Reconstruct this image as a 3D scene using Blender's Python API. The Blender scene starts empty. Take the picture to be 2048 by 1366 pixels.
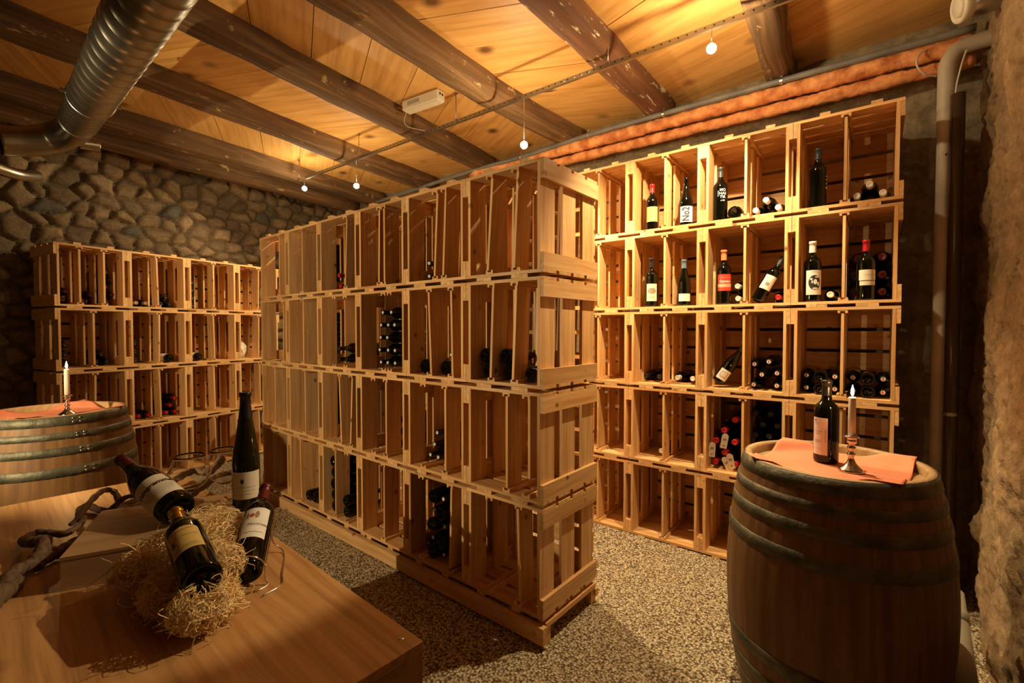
import bpy, bmesh, math, random
import numpy as np
from mathutils import Vector, Matrix, Euler
rnd = random.Random(7)
PI = math.pi
S = bpy.context.scene
COL = S.collection
# ------------------------------------------------------------------ camera, world, exposure
YAW, PITCH = 0.6910, 0.0256
cd = bpy.data.cameras.new('camera'); cam = bpy.data.objects.new('camera', cd); COL.objects.link(cam)
cd.sensor_width = 36; cd.lens = 936.17/2048*36; cd.clip_start = 0.02
cam.location = (0, 0, 1.383); cam.rotation_euler = (PI/2-PITCH, 0, YAW-PI/2)
S.camera = cam
w = bpy.data.worlds.new('world'); S.world = w; w.use_nodes = True
w.node_tree.nodes['Background'].inputs[0].default_value = (0, 0, 0, 1)
S.view_settings.view_transform = 'Standard'; S.view_settings.look = 'None'
S.view_settings.exposure = 0.0; S.view_settings.gamma = 1
LAMPC = (1.0, 0.78, 0.45)
CANDLEC = (1.0, 0.50, 0.16)
# lamp power: (x, y, z, strength)
# each bulb: x, y, z, glow strength, spot watts, aim, cone degrees
LAMPS = [((2.35, 4.679, 2.815), 500, 75, (-.55, .25, -.8), 125, 'near the cobble wall'), ((2.39, 3.80, 2.679), 500, 66, (-.1, .2, -1), 130, 'over the far end of the middle rack'),
         ((2.462, 1.933, 2.603), 900, 160, (.20, -.12, -1), 104, 'over the near end of the middle rack'), ((2.486, 0.752, 2.798), 1080, 165, (.24, .30, -1), 112, 'in front of the right rack')]
ADDED_TABLE_SPOT = ((2.53, -.04, 2.80), 40, 210, (-2.17, 1.38, -1.92), 16)  # unseen spot added to brighten the wood wool and bottle labels
UNSEEN_SIDE_LAMP = ((-1.0, 2.55, 1.50), 32, 185, (1, .22, .02), 92)  # unseen lamp added to supply the light inferred from the left

# ------------------------------------------------------------------ helpers
def tag(o, label=None, cat=None, group=None, kind=None):
    if label: o['label'] = label
    if cat: o['category'] = cat
    if group: o['group'] = group
    if kind: o['kind'] = kind
    return o
def empty(name, loc=(0, 0, 0), rz=0, label=None, cat=None, group=None):
    o = bpy.data.objects.new(name, None); COL.objects.link(o)
    o.location = loc; o.rotation_euler = (0, 0, rz); o.empty_display_size = .05
    return tag(o, label, cat, group)
def link(name, me, parent=None, loc=None, rot=None):
    o = bpy.data.objects.new(name, me); COL.objects.link(o)
    if parent: o.parent = parent
    if loc is not None: o.location = loc
    if rot is not None: o.rotation_euler = rot
    return o
def copy_tree(o, parent=None):
    c = o.copy(); COL.objects.link(c)
    if parent: c.parent = parent
    for ch in o.children: copy_tree(ch, c)
    return c

class MB:
    """collects shapes; build() makes ONE mesh. grain = per-corner wood coordinates"""
    def __init__(s): s.v = []; s.f = []; s.g = []; s.sm = []
    def face(s, idx, gr, smooth=False): s.f.append(idx); s.g.append(gr); s.sm.append(smooth)
    def box(s, c, d, axis=0, R=None, taper=0, seed=None):
        off = Vector((rnd.uniform(0, 40), rnd.uniform(0, 40), rnd.uniform(0, 40)))
        n = len(s.v); ordr = [axis]+[a for a in range(3) if a != axis]
        P = []
        for x in (-1, 1):
            for y in (-1, 1):
                for z in (-1, 1):
                    p = Vector((x*d[0]/2, y*d[1]/2, z*d[2]/2)); P.append(p)
                    q = (R @ p if R else p) + Vector(c); s.v.append(q)
        for f in ((0, 1, 3, 2), (4, 6, 7, 5), (0, 4, 5, 1), (2, 3, 7, 6), (0, 2, 6, 4), (1, 5, 7, 3)):
            s.face([n+i for i in f], [tuple(off[k]+P[i][ordr[k]] for k in range(3)) for i in f])
        return s
    def lathe(s, prof, n=24, c=(0, 0, 0), R=None, smooth=True, cap0=False, cap1=False, ax=1):
        b = len(s.v); c = Vector(c); off = rnd.uniform(0, 30)
        for r, z in prof:
            for i in range(n):
                a = 2*PI*i/n; p = Vector((r*math.cos(a), r*math.sin(a), z))
                s.v.append((R @ p if R else p)+c)
        for j in range(len(prof)-1):
            for i in range(n):
                i2 = (i+1) % n
                s.face([b+j*n+i, b+j*n+i2, b+(j+1)*n+i2, b+(j+1)*n+i],
                       [(prof[jj][1]+off, aa/n*2*PI*prof[jj][0], off) for jj, aa in ((j, i), (j, i+1), (j+1, i+1), (j+1, i))], smooth)
        for k, fl in ((0, cap0), (len(prof)-1, cap1)):
            if fl:
                idx = [b+k*n+i for i in range(n)]
                if k == 0: idx.reverse()
                s.face(idx, [tuple(s.v[i]) for i in idx], False)
        return s
    def tube(s, pts, r, n=10, closed=False, smooth=True):
        pts = [Vector(p) for p in pts]; m = len(pts); b = len(s.v)
        rs = r if hasattr(r, '__len__') else [r]*m
        up = Vector((0, 0, 1)); prev = None; off = rnd.uniform(0, 30); L = 0; Ls = []
        for i, p in enumerate(pts):
            if i: L += (p-pts[i-1]).length
            Ls.append(L)
            if closed: t = pts[(i+1) % m]-pts[i-1]
            else: t = pts[min(i+1, m-1)]-pts[max(i-1, 0)]
            t.normalize()
            if prev is None:
                a = up if abs(t.z) < .9 else Vector((1, 0, 0)); u = t.cross(a).normalized()
            else: u = (prev - t*prev.dot(t)).normalized()
            prev = u; w_ = t.cross(u)
            for k in range(n):
                a = 2*PI*k/n; s.v.append(p+(u*math.cos(a)+w_*math.sin(a))*rs[i])
        for j in range(m if closed else m-1):
            j2 = (j+1) % m
            for k in range(n):
                k2 = (k+1) % n
                s.face([b+j*n+k, b+j*n+k2, b+j2*n+k2, b+j2*n+k],
                       [(Ls[a]+off, kk/n*2*PI*rs[a], off) for a, kk in ((j, k), (j, k+1), (j2, k+1), (j2, k))], smooth)
        if not closed:
            s.face([b+k for k in range(n)][::-1], [tuple(s.v[b+k]) for k in range(n)][::-1]); e = b+(m-1)*n
            s.face([e+k for k in range(n)], [tuple(s.v[e+k]) for k in range(n)])
        return s
    def poly(s, pts, gr=None):
        b = len(s.v); s.v += [Vector(p) for p in pts]
        s.face(list(range(b, b+len(pts))), gr or [tuple(p) for p in pts]); return s
    def mesh(s, name, mat):
        me = bpy.data.meshes.new(name)
        me.from_pydata([tuple(v) for v in s.v], [], s.f)
        at = me.attributes.new('grain', 'FLOAT_VECTOR', 'CORNER')
        at.data.foreach_set('vector', [x for g in s.g for p in g for x in p])
        me.polygons.foreach_set('use_smooth', s.sm)
        me.materials.append(mat); me.update()
        return me
    def build(s, name, mat, parent=None, loc=None, rot=None): return link(name, s.mesh(name, mat), parent, loc, rot)

def basis_z(d):   # rotation taking +z to direction d
    return Vector((0, 0, 1)).rotation_difference(Vector(d).normalized()).to_matrix()
def smooth_path(pts, n=6):
    pts = [Vector(p) for p in pts]; out = []
    for i in range(len(pts)-1):
        p0 = pts[max(i-1, 0)]; p1 = pts[i]; p2 = pts[i+1]; p3 = pts[min(i+2, len(pts)-1)]
        for k in range(n):
            t = k/n
            out.append(.5*((2*p1)+(p2-p0)*t+(2*p0-5*p1+4*p2-p3)*t*t+(3*p1-p0-3*p2+p3)*t**3))
    return out+[pts[-1]]

# ------------------------------------------------------------------ materials
def newmat(name):
    m = bpy.data.materials.new(name); m.use_nodes = True
    nt = m.node_tree; return m, nt, nt.nodes['Principled BSDF']
def N(nt, t, **kw):
    n = nt.nodes.new(t)
    for k, v in kw.items():
        if k in n.inputs: n.inputs[k].default_value = v
        else: setattr(n, k, v)
    return n
def ramp(nt, stops, inp):
    r = nt.nodes.new('ShaderNodeValToRGB'); e = r.color_ramp.elements
    while len(e) < len(stops): e.new(.5)
    for i, (p, c) in enumerate(stops): e[i].position = p; e[i].color = (*c, 1) if len(c) == 3 else c
    nt.links.new(inp, r.inputs[0]); return r.outputs[0]
def mixc(nt, fac, a, b, mode='MIX'):
    m = nt.nodes.new('ShaderNodeMix'); m.data_type = 'RGBA'; m.blend_type = mode
    for i, x in ((0, fac), (6, a), (7, b)):
        if isinstance(x, (int, float)): m.inputs[i].default_value = x
        elif isinstance(x, tuple): m.inputs[i].default_value = (*x, 1)
        else: nt.links.new(x, m.inputs[i])
    return m.outputs[2]
def plain(name, c, rough=.5, metal=0, **kw):
    m, nt, b = newmat(name); b.inputs['Base Color'].default_value = (*c, 1)
    b.inputs['Roughness'].default_value = rough; b.inputs['Metallic'].default_value = metal
    for k, v in kw.items(): b.inputs[k].default_value = v
    return m
def wood(name, light, mid, dark, streak=45, broad=5, knot=7, knotcut=.72, rough=.55, bump=.15, wear=None, obj_rand=True, knotc=None, weargrain=14):
    m, nt, b = newmat(name); L = nt.links.new
    a = N(nt, 'ShaderNodeAttribute', attribute_name='grain')
    vec = a.outputs['Vector']
    if obj_rand:
        oi = N(nt, 'ShaderNodeObjectInfo'); mu = N(nt, 'ShaderNodeMath', operation='MULTIPLY'); mu.inputs[1].default_value = 37
        L(oi.outputs['Random'], mu.inputs[0]); ad = N(nt, 'ShaderNodeVectorMath', operation='ADD')
        L(vec, ad.inputs[0]); L(mu.outputs[0], ad.inputs[1]); vec = ad.outputs[0]
    def sc(v, x, y, z):
        q = N(nt, 'ShaderNodeVectorMath', operation='MULTIPLY'); L(v, q.inputs[0]); q.inputs[1].default_value = (x, y, z); return q.outputs[0]
    # bend the grain a little
    wv = N(nt, 'ShaderNodeTexNoise', Scale=1.0, Detail=1.0); L(sc(vec, 2.5, 6, 6), wv.inputs['Vector'])
    dis = N(nt, 'ShaderNodeVectorMath', operation='SCALE'); dis.inputs['Scale'].default_value = .035; L(wv.outputs['Color'], dis.inputs[0])
    v2 = N(nt, 'ShaderNodeVectorMath', operation='ADD'); L(vec, v2.inputs[0]); L(dis.outputs[0], v2.inputs[1]); v2 = v2.outputs[0]
    n1 = N(nt, 'ShaderNodeTexNoise', Scale=1.0, Detail=3.0, Roughness=.6); L(sc(v2, 1.6, streak, streak), n1.inputs['Vector'])
    n2 = N(nt, 'ShaderNodeTexNoise', Scale=1.0, Detail=2.0); L(sc(v2, .9, broad, broad), n2.inputs['Vector'])
    c = ramp(nt, [(.32, dark), (.5, mid), (.68, light)], n1.outputs['Fac'])
    c2 = ramp(nt, [(.3, mid), (.7, light)], n2.outputs['Fac'])
    c = mixc(nt, .5, c, c2)
    if knot:
        vo = N(nt, 'ShaderNodeTexVoronoi', Scale=1.0, Randomness=1.0); L(sc(vec, knot, knot*1.15, knot*1.15), vo.inputs['Vector'])
        kd = ramp(nt, [(.08, (1, 1, 1)), (.17, (.45, .45, .45)), (.26, (0, 0, 0))], vo.outputs['Distance'])
        sp = N(nt, 'ShaderNodeSeparateColor'); L(vo.outputs['Color'], sp.inputs[0])
        gt = N(nt, 'ShaderNodeMath', operation='GREATER_THAN'); gt.inputs[1].default_value = knotcut; L(sp.outputs[0], gt.inputs[0])
        f = N(nt, 'ShaderNodeMath', operation='MULTIPLY'); L(kd, f.inputs[0]); L(gt.outputs[0], f.inputs[1])
        c = mixc(nt, f.outputs[0], c, knotc or tuple(x*.45 for x in dark))
    if wear:
        n3 = N(nt, 'ShaderNodeTexNoise', Scale=1.0, Detail=4.0, Roughness=.7); L(sc(v2, 5, weargrain, weargrain), n3.inputs['Vector'])
        fw = ramp(nt, [(wear[1], (0, 0, 0)), (wear[1]+.05, (1, 1, 1))], n3.outputs['Fac'])
        c = mixc(nt, fw, c, wear[0])
    if obj_rand:
        hv = N(nt, 'ShaderNodeHueSaturation'); mr = N(nt, 'ShaderNodeMapRange'); L(oi.outputs['Random'], mr.inputs[0])
        mr.inputs[3].default_value = .82; mr.inputs[4].default_value = 1.1
        L(mr.outputs[0], hv.inputs['Value']); L(c, hv.inputs['Color']); c = hv.outputs[0]
    L(c, b.inputs['Base Color']); b.inputs['Roughness'].default_value = rough
    bp = N(nt, 'ShaderNodeBump', Strength=bump, Distance=.002); L(n1.outputs['Fac'], bp.inputs['Height']); L(bp.outputs[0], b.inputs['Normal'])
    return m
M = {}
M['crate'] = wood('crate pine', (.87, .58, .285), (.70, .37, .125), (.42, .165, .035), knot=13, knotcut=.86)
M['table'] = wood('table pine', (.58, .32, .13), (.43, .215, .075), (.15, .055, .015), streak=55, knot=5, knotcut=.62, rough=.38, bump=.1)
M['box'] = wood('box pine', (.52, .33, .16), (.41, .24, .11), (.27, .13, .05), streak=30, knot=0, rough=.5)
M['ceil'] = wood('ceiling board', (.84, .52, .18), (.70, .38, .11), (.40, .16, .03), streak=20, broad=3, knot=3.4, knotcut=.55, rough=.5, obj_rand=False)
M['beam'] = wood('old beam', (.31, .17, .07), (.105, .052, .019), (.014, .007, .003), streak=40, broad=6, knot=2.5, knotcut=.8, rough=.8, bump=.8, wear=((.50, .34, .16), .63))
M['beamw'] = wood('old flaked beam', (.26, .11, .045), (.14, .055, .022), (.04, .015, .007), streak=28, broad=6, knot=0, rough=.8, bump=.8, wear=((.75, .66, .45), .60), weargrain=26)
M['oak'] = wood('barrel oak', (.28, .14, .046), (.17, .078, .024), (.07, .027, .008), streak=40, broad=8, knot=0, rough=.55, bump=.3)
M['rimoak'] = wood('barrel rim oak', (.55, .38, .20), (.42, .27, .13), (.25, .14, .06), streak=40, broad=9, knot=0, rough=.6, bump=.3)
M['vine'] = wood('vine bark', (.22, .13, .065), (.10, .055, .026), (.02, .012, .006), streak=90, broad=20, knot=0, rough=.8, bump=.9)
def noisy(name, c1, c2, scale=12, rough=.5, metal=0, bump=0, detail=4, lo=.35, hi=.65, bscale=None):
    m, nt, b = newmat(name); L = nt.links.new
    tc = N(nt, 'ShaderNodeTexCoord'); n = N(nt, 'ShaderNodeTexNoise', Scale=scale, Detail=detail); L(tc.outputs['Object'], n.inputs['Vector'])
    L(ramp(nt, [(lo, c1), (hi, c2)], n.outputs['Fac']), b.inputs['Base Color'])
    b.inputs['Roughness'].default_value = rough; b.inputs['Metallic'].default_value = metal
    if bump:
        n2 = N(nt, 'ShaderNodeTexNoise', Scale=bscale or scale*3, Detail=5.0); L(tc.outputs['Object'], n2.inputs['Vector'])
        bp = N(nt, 'ShaderNodeBump', Strength=bump, Distance=.01); L(n2.outputs['Fac'], bp.inputs['Height']); L(bp.outputs[0], b.inputs['Normal'])
    return m
M['hoop'] = noisy('galvanised hoop', (.085, .082, .05), (.175, .155, .105), 14, .55, .5, .4)
M['steel'] = noisy('brushed steel', (.42, .41, .38), (.55, .53, .5), 4, .3, 1)
M['duct'] = noisy('galvanised duct', (.30, .28, .23), (.46, .43, .35), 3, .34, 1, .05)
M['chrome'] = plain('chrome wire', (.7, .68, .64), .15, 1)
M['silver'] = noisy('aged silver', (.50, .42, .34), (.75, .68, .60), 30, .2, 1)
M['white_plastic'] = noisy('grey white plastic', (.40, .34, .25), (.52, .45, .34), 5, .5)
M['cream'] = plain('cream plastic', (.72, .66, .52), .45)
M['dark_pipe'] = plain('dark glossy pipe', (.06, .035, .02), .25)
M['grey_conduit'] = noisy('grey conduit', (.13, .125, .115), (.2, .19, .17), 8, .5)
M['insul'] = noisy('orange pipe foam', (.50, .15, .04), (.85, .38, .14), 13, .85, 0, 1.0, 6, .36, .62, 34)
M['tape'] = plain('foil clip', (.6, .58, .52), .35, 1)
M['wire'] = plain('thin white cable', (.6, .57, .5), .5)
M['black'] = plain('black', (.008, .008, .008), .5)
M['glass_dark'] = plain('dark bottle glass', (.0018, .002, .0012), .05, 0, **{'Specular IOR Level': .42})
M['glass_flute'] = plain('brown green bottle glass', (.008, .0075, .0015), .07, 0, **{'Coat Weight': .5})
def foil(n, c, r=.35, metal=0): M[n] = plain(n.replace('_', ' '), c, r, metal)
foil('cap_red', (.42, .012, .014)); foil('cap_darkred', (.095, .005, .006)); foil('cap_white', (.78, .74, .66), .4)
foil('cap_black', (.012, .012, .012), .3); foil('cap_gold', (.62, .42, .10), .25, 1); foil('cap_orange', (.82, .25, .10), .45)
foil('cap_blue', (.10, .15, .18), .4); foil('cap_tan', (.62, .40, .24), .4); foil('cap_grey', (.035, .035, .035), .4)
def paper(n, c): M[n] = noisy(n.replace('_', ' '), tuple(x*.93 for x in c), c, 40, .65)
paper('label_white', (.82, .78, .70)); paper('label_yellow', (.84, .60, .18)); paper('label_cream', (.76, .68, .54)); paper('label_red', (.68, .05, .025))
paper('label_gold', (.58, .42, .13)); paper('label_pink', (.84, .70, .66)); paper('label_peach', (.86, .42, .22))
M['ink'] = plain('label ink', (.03, .022, .018), .6); M['ink_soft'] = plain('soft label print', (.32, .25, .18), .6)
M['ink_white'] = plain('white print', (.8, .8, .78), .5); M['ink_red'] = plain('red print', (.45, .05, .03), .5); M['ink_green'] = plain('olive print', (.22, .19, .10), .6)
M['wax'] = plain('candle wax', (.86, .80, .66), .45, 0, **{'Subsurface Weight': .25})
M['wax'].node_tree.nodes['Principled BSDF'].inputs['Subsurface Radius'].default_value = (.02, .012, .006)
M['cloth'] = noisy('salmon cloth', (.72, .22, .11), (.85, .31, .17), 5, .9, 0, .25, 3, .3, .7, 300)
M['straw'] = noisy('wood wool', (.80, .55, .24), (.95, .75, .42), 25, .5)
m, nt, b = newmat('clear glass'); b.inputs['Base Color'].default_value = (1, 1, 1, 1); b.inputs['Roughness'].default_value = 0
b.inputs['Transmission Weight'].default_value = 1; b.inputs['IOR'].default_value = 1.45; M['glass'] = m
def emit(n, c, s):
    m, nt, b = newmat(n); b.inputs['Base Color'].default_value = (0, 0, 0, 1)
    b.inputs['Emission Color'].default_value = (*c, 1); b.inputs['Emission Strength'].default_value = s; return m
# gravel
m, nt, b = newmat('gravel'); L = nt.links.new
tc = N(nt, 'ShaderNodeTexCoord')
vo = N(nt, 'ShaderNodeTexVoronoi', Scale=95.0); L(tc.outputs['Object'], vo.inputs['Vector'])
vo2 = N(nt, 'ShaderNodeTexVoronoi', Scale=150.0); L(tc.outputs['Object'], vo2.inputs['Vector'])
sp = N(nt, 'ShaderNodeSeparateColor'); L(vo.outputs['Color'], sp.inputs[0])
c = ramp(nt, [(0, (.33, .235, .13)), (.3, (.50, .38, .225)), (.65, (.62, .50, .315)), (1, (.80, .68, .46))], sp.outputs[0])
gap = ramp(nt, [(.42, (1, 1, 1)), (.70, (.20, .15, .10))], vo.outputs['Distance'])
L(mixc(nt, 1.0, c, gap, 'MULTIPLY'), b.inputs['Base Color']); b.inputs['Roughness'].default_value = .85
ad = N(nt, 'ShaderNodeMath', operation='ADD'); L(vo.outputs['Distance'], ad.inputs[0]); L(vo2.outputs['Distance'], ad.inputs[1])
iv = N(nt, 'ShaderNodeMath', operation='MULTIPLY'); iv.inputs[1].default_value = -1; L(ad.outputs[0], iv.inputs[0])
bp = N(nt, 'ShaderNodeBump', Strength=1.0, Distance=.006); L(iv.outputs[0], bp.inputs['Height']); L(bp.outputs[0], b.inputs['Normal'])
M['gravel'] = m
# stone: colour attribute * noise
def stone_mat(name, bumpd=.006, sc=30):
    m, nt, b = newmat(name); L = nt.links.new
    a = N(nt, 'ShaderNodeAttribute', attribute_name='tone'); tc = N(nt, 'ShaderNodeTexCoord')
    n = N(nt, 'ShaderNodeTexNoise', Scale=sc, Detail=6.0, Roughness=.65); L(tc.outputs['Object'], n.inputs['Vector'])
    n0 = N(nt, 'ShaderNodeTexNoise', Scale=5.0, Detail=3.0); L(tc.outputs['Object'], n0.inputs['Vector'])
    c = mixc(nt, 1.0, a.outputs['Color'], ramp(nt, [(.3, (.62, .6, .58)), (.7, (1.15, 1.12, 1.1))], n.outputs['Fac']), 'MULTIPLY')
    c = mixc(nt, 1.0, c, ramp(nt, [(.3, (.75, .72, .66)), (.7, (1.1, 1.08, 1.05))], n0.outputs['Fac']), 'MULTIPLY')
    L(c, b.inputs['Base Color']); b.inputs['Roughness'].default_value = .9
    bp = N(nt, 'ShaderNodeBump', Strength=.9, Distance=bumpd); L(n.outputs['Fac'], bp.inputs['Height']); L(bp.outputs[0], b.inputs['Normal'])
    return m
M['cobble'] = stone_mat('cobble wall', .005, 40); M['rubble'] = stone_mat('rubble wall', .012, 28)

# ------------------------------------------------------------------ room shell
fz = lambda y: -.058+.0105*y
def noise2(shape_u, shape_v, U, V, scale, seed):
    r = np.random.RandomState(seed); G = r.rand(200, 200)
    x = U*scale; y = V*scale; xi = np.floor(x).astype(int); yi = np.floor(y).astype(int)
    fx = x-xi; fy = y-yi; fx = fx*fx*(3-2*fx); fy = fy*fy*(3-2*fy)
    g = lambda a, b_: G[a % 200, b_ % 200]
    return (g(xi, yi)*(1-fx)+g(xi+1, yi)*fx)*(1-fy)+(g(xi, yi+1)*(1-fx)+g(xi+1, yi+1)*fx)*fy
def fbm(U, V, scale, seed, octv=4, gain=.5):
    t = 0; a = 1; s = 0
    for k in range(octv): t = t+a*noise2(0, 0, U+7.3*k, V+3.1*k, scale*2**k, seed+k); s += a; a *= gain
    return t/s-.5
def voro(U, V, du, dv, seed, jit=.75):
    r = np.random.RandomState(seed); u0, u1, v0, v1 = U.min()-.3, U.max()+.3, V.min()-.3, V.max()+.3
    nu = int((u1-u0)/du)+1; nv = int((v1-v0)/dv)+1
    su, sv = np.meshgrid(np.arange(nu), np.arange(nv)); su = su+.5*(sv % 2)
    su = (su+jit*(r.rand(*su.shape)-.5))*du+u0; sv = (sv+jit*(r.rand(*sv.shape)-.5))*dv+v0
    su = su.ravel(); sv = sv.ravel(); asp = du/dv; wgt = .75+.5*r.rand(len(su))
    F1 = np.full(U.shape, 9.); F2 = F1.copy(); I = np.zeros(U.shape, int)
    for k in range(len(su)):
        d = np.hypot((U-su[k])/asp, V-sv[k])/wgt[k]
        m1 = d < F1; F2 = np.where(m1, F1, np.minimum(F2, d)); I = np.where(m1, k, I); F1 = np.where(m1, d, F1)
    return F1, F2, I, r.rand(len(su)+1)
def wall_grid(name, o, udir, ln, z0, z1, nrm, step, fn, mat):
    nu = int(ln/step); nv = int((z1-z0)/step)
    U, V = np.meshgrid(np.linspace(0, ln, nu), np.linspace(z0, z1, nv))
    H, T = fn(U, V)
    P = np.stack([o[0]+udir[0]*U+nrm[0]*H, o[1]+udir[1]*U+nrm[1]*H, V], -1).reshape(-1, 3)
    idx = np.arange(nu*nv).reshape(nv, nu)
    F = np.stack([idx[:-1, :-1], idx[:-1, 1:], idx[1:, 1:], idx[1:, :-1]], -1).reshape(-1, 4)
    me = bpy.data.meshes.new(name); me.from_pydata(P.tolist(), [], F.tolist())
    me.polygons.foreach_set('use_smooth', [True]*len(F))
    ca = me.color_attributes.new('tone', 'FLOAT_COLOR', 'POINT')
    ca.data.foreach_set('color', np.concatenate([T.reshape(-1, 3), np.ones((nu*nv, 1))], 1).ravel().tolist())
    me.materials.append(mat); me.update()
    ob = link(name, me); ob['kind'] = 'structure'; return ob
def cobble(U, V):
    W1 = fbm(U, V, 4, 3); F1, F2, I, rv = voro(U+.06*W1, V+.06*fbm(U, V, 4, 9), .19, .132, 5)
    e = np.clip((F2-F1)/.075, 0, 1); big = rv[I]
    H = (.055+.06*big)*np.sqrt(np.clip(1-(1-e)**2, 0, 1))+.02*fbm(U, V, 12, 30)
    mort = np.clip(1-e*2.6, 0, 1)[..., None]
    base = np.array([.24, .17, .095])*(.6+.7*big[..., None]); odd = (rv[(I*7) % len(rv)] > .95)[..., None]
    base = np.where(odd, np.array([.11, .105, .085]), base)
    return H-.03, base*(1-mort)+np.array([.15, .105, .06])*mort
def rubble(U, V):
    F1, F2, I, rv = voro(U+.1*fbm(U, V, 5, 13), V+.1*fbm(U, V, 5, 19), .26, .17, 8)
    e = np.clip((F2-F1)/.05, 0, 1)
    H = .03*np.sqrt(e)*rv[I]+.045*fbm(U, V, 7, 40, 5, .6)
    T = np.array([.34, .27, .17])*(.8+.35*rv[I][..., None])*(1-.2*(1-e[..., None]))
    return H-.02, T
def plaster(U, V):
    n = fbm(U, V, 2.2, 60, 6, .58); p = fbm(U, V, 14, 70, 4, .6)
    pit = np.clip(p-.16, 0, 1)
    H = .10*n+.05*p-.28*pit+.020*fbm(U, V, 45, 80, 3)
    F1, F2, I, rv = voro(U, V, .3, .26, 21); st = (rv[I] > .8)*np.clip((.09-F1)/.09, 0, 1)
    H = H+.03*np.sqrt(st)
    T = np.array([.42, .29, .155])*(.85+.7*n[..., None])*np.where(pit[..., None] > .01, .75, 1)
    return H, T
TL = .192                                     # left rack and its wall are turned a little
lw = Vector((math.cos(TL), math.sin(TL))); ld = Vector((-math.sin(TL), math.cos(TL)))
LB = Vector((.550, 5.140))
o = LB-lw*2.6+ld*.60
wall_grid('wall_back', (o.x, o.y), lw, 6.2, -.1, 3.2, -ld, .0135, cobble, M['cobble'])
wall_grid('wall_right', (3.66, -.45), (0, 1), 7.0, -.15, 3.2, (-1, 0), .02, rubble, M['rubble'])
wall_grid('wall_front', (-2.0, -.33), (1, 0), 5.75, -.15, 3.2, (0, 1), .016, plaster, M['rubble'])
wall_grid('wall_left', (-1.95, -.4), (0, 1), 6.0, -.15, 3.2, (1, 0), .06, rubble, M['rubble'])
mb = MB(); mb.poly([(-2.1, -.5, fz(-.5)), (3.8, -.5, fz(-.5)), (3.8, 6.6, fz(6.6)), (-2.1, 6.6, fz(6.6))])
mb.poly([(-2.1, -.5, -.3), (-2.1, 6.6, -.3), (3.8, 6.6, -.3), (3.8, -.5, -.3)])
tag(mb.build('floor', M['gravel']), kind='structure')
# ceiling boards: diagonal, changing direction from bay to bay
ZC = 3.13
mb = MB()
for y0, y1, s_ in ((-.5, .57, .3), (.57, 1.42, .25), (1.42, 2.2, -.5), (2.2, 3.08, .48), (3.08, 4.02, -.5), (4.02, 4.95, .48), (4.95, 6.6, -.5)):
    dx = s_*(y1-y0); x = -3.2+rnd.uniform(0, .3)
    gl = Vector((dx, y1-y0, 0)).normalized(); gp = Vector((gl.y, -gl.x, 0))
    while x < 4.4:
        ww = .36; g = .0025; dz = rnd.uniform(-.0015, .0015); of = Vector((rnd.uniform(0, 50), rnd.uniform(0, 50), rnd.uniform(0, 50)))
        P = [Vector((x+g, y0, ZC+dz)), Vector((x+g+dx, y1, ZC+dz)), Vector((x+ww-g+dx, y1, ZC+dz)), Vector((x+ww-g, y0, ZC+dz))]
        mb.poly(P, [tuple((of.x+p.dot(gl), of.y+p.dot(gp), of.z)) for p in P])
        for a, b_ in ((0, 1), (2, 3)):
            Q = [P[a], P[b_], P[b_]+Vector((0, 0, .03)), P[a]+Vector((0, 0, .03))]
            mb.poly(Q, [tuple((of.x+p.dot(gl), of.y+p.dot(gp), of.z+p.z)) for p in Q])
        x += ww
mb.poly([(-3, -.6, ZC+.03), (4.5, -.6, ZC+.03), (4.5, 6.7, ZC+.03), (-3, 6.7, ZC+.03)])
tag(mb.build('ceiling', M['ceil']), kind='structure')
# beams
def beam(pts, width, zb, label, mat='beam', wob=.009, seed=1):
    r = random.Random(seed); b_ = MB(); n = 60; X0, X1 = -1.95, 3.62; rings = []
    off = Vector((r.uniform(0, 40), 0, 0)); ph = [r.uniform(0, 6) for _ in range(8)]
    def yc(x):
        if x <= pts[0][0]: a, c_ = pts[0], pts[1]
        else:
            a, c_ = pts[-2], pts[-1]
            for i in range(len(pts)-1):
                if pts[i][0] <= x <= pts[i+1][0]: a, c_ = pts[i], pts[i+1]; break
        return a[1]+(c_[1]-a[1])*(x-a[0])/(c_[0]-a[0])
    for i in range(n+1):
        x = X0+(X1-X0)*i/n; y = yc(x); k = lambda q: wob*(math.sin(x*2.3+ph[q])+.6*math.sin(x*6.1+ph[q+1])+.35*math.sin(x*15+ph[q+2]))
        wl = width(x)/2 if callable(width) else width/2; h = zb
        prof = [(-wl+k(0), ZC+.01), (-wl+k(0)*.8, h+.05+k(2)*.4), (-wl*.82+k(1)*.5, h+.008+k(3)*.6), (-wl*.3, h+k(3)*.5), (wl*.4, h+k(4)*.5), (wl*.85+k(2)*.5, h+.01+k(4)*.6), (wl+k(5), h+.055), (wl+k(5), ZC+.01)]
        base = len(b_.v); rings.append(base)
        b_.v += [Vector((x, y+p[0], p[1])) for p in prof]
    for i in range(n):
        for j in range(7):
            idx = [rings[i]+j, rings[i]+j+1, rings[i+1]+j+1, rings[i+1]+j]
            b_.face(idx, [tuple((b_.v[q].x+off.x, j*.05+(.05 if q in (idx[1], idx[2]) else 0)+seed, seed*2.)) for q in idx], True)
    for rr in (rings[0], rings[-1]):
        idx = list(range(rr, rr+8)); b_.face(idx, [tuple(b_.v[q]) for q in idx])
    ob = b_.build('ceiling_beam', M[mat]); return tag(ob, label, 'beam', 'old timber beams under the ceiling')
beam([(2.6, .56), (3.43, .615)], .17, 2.985, 'old timber ceiling beam nearest the right edge, ending above the corner pipe', seed=2)
beam([(1.9, 1.385), (3.43, 1.44)], .165, 2.985, 'old timber ceiling beam flecked with pale paint flakes, second from the right', 'beamw', seed=3)
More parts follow.
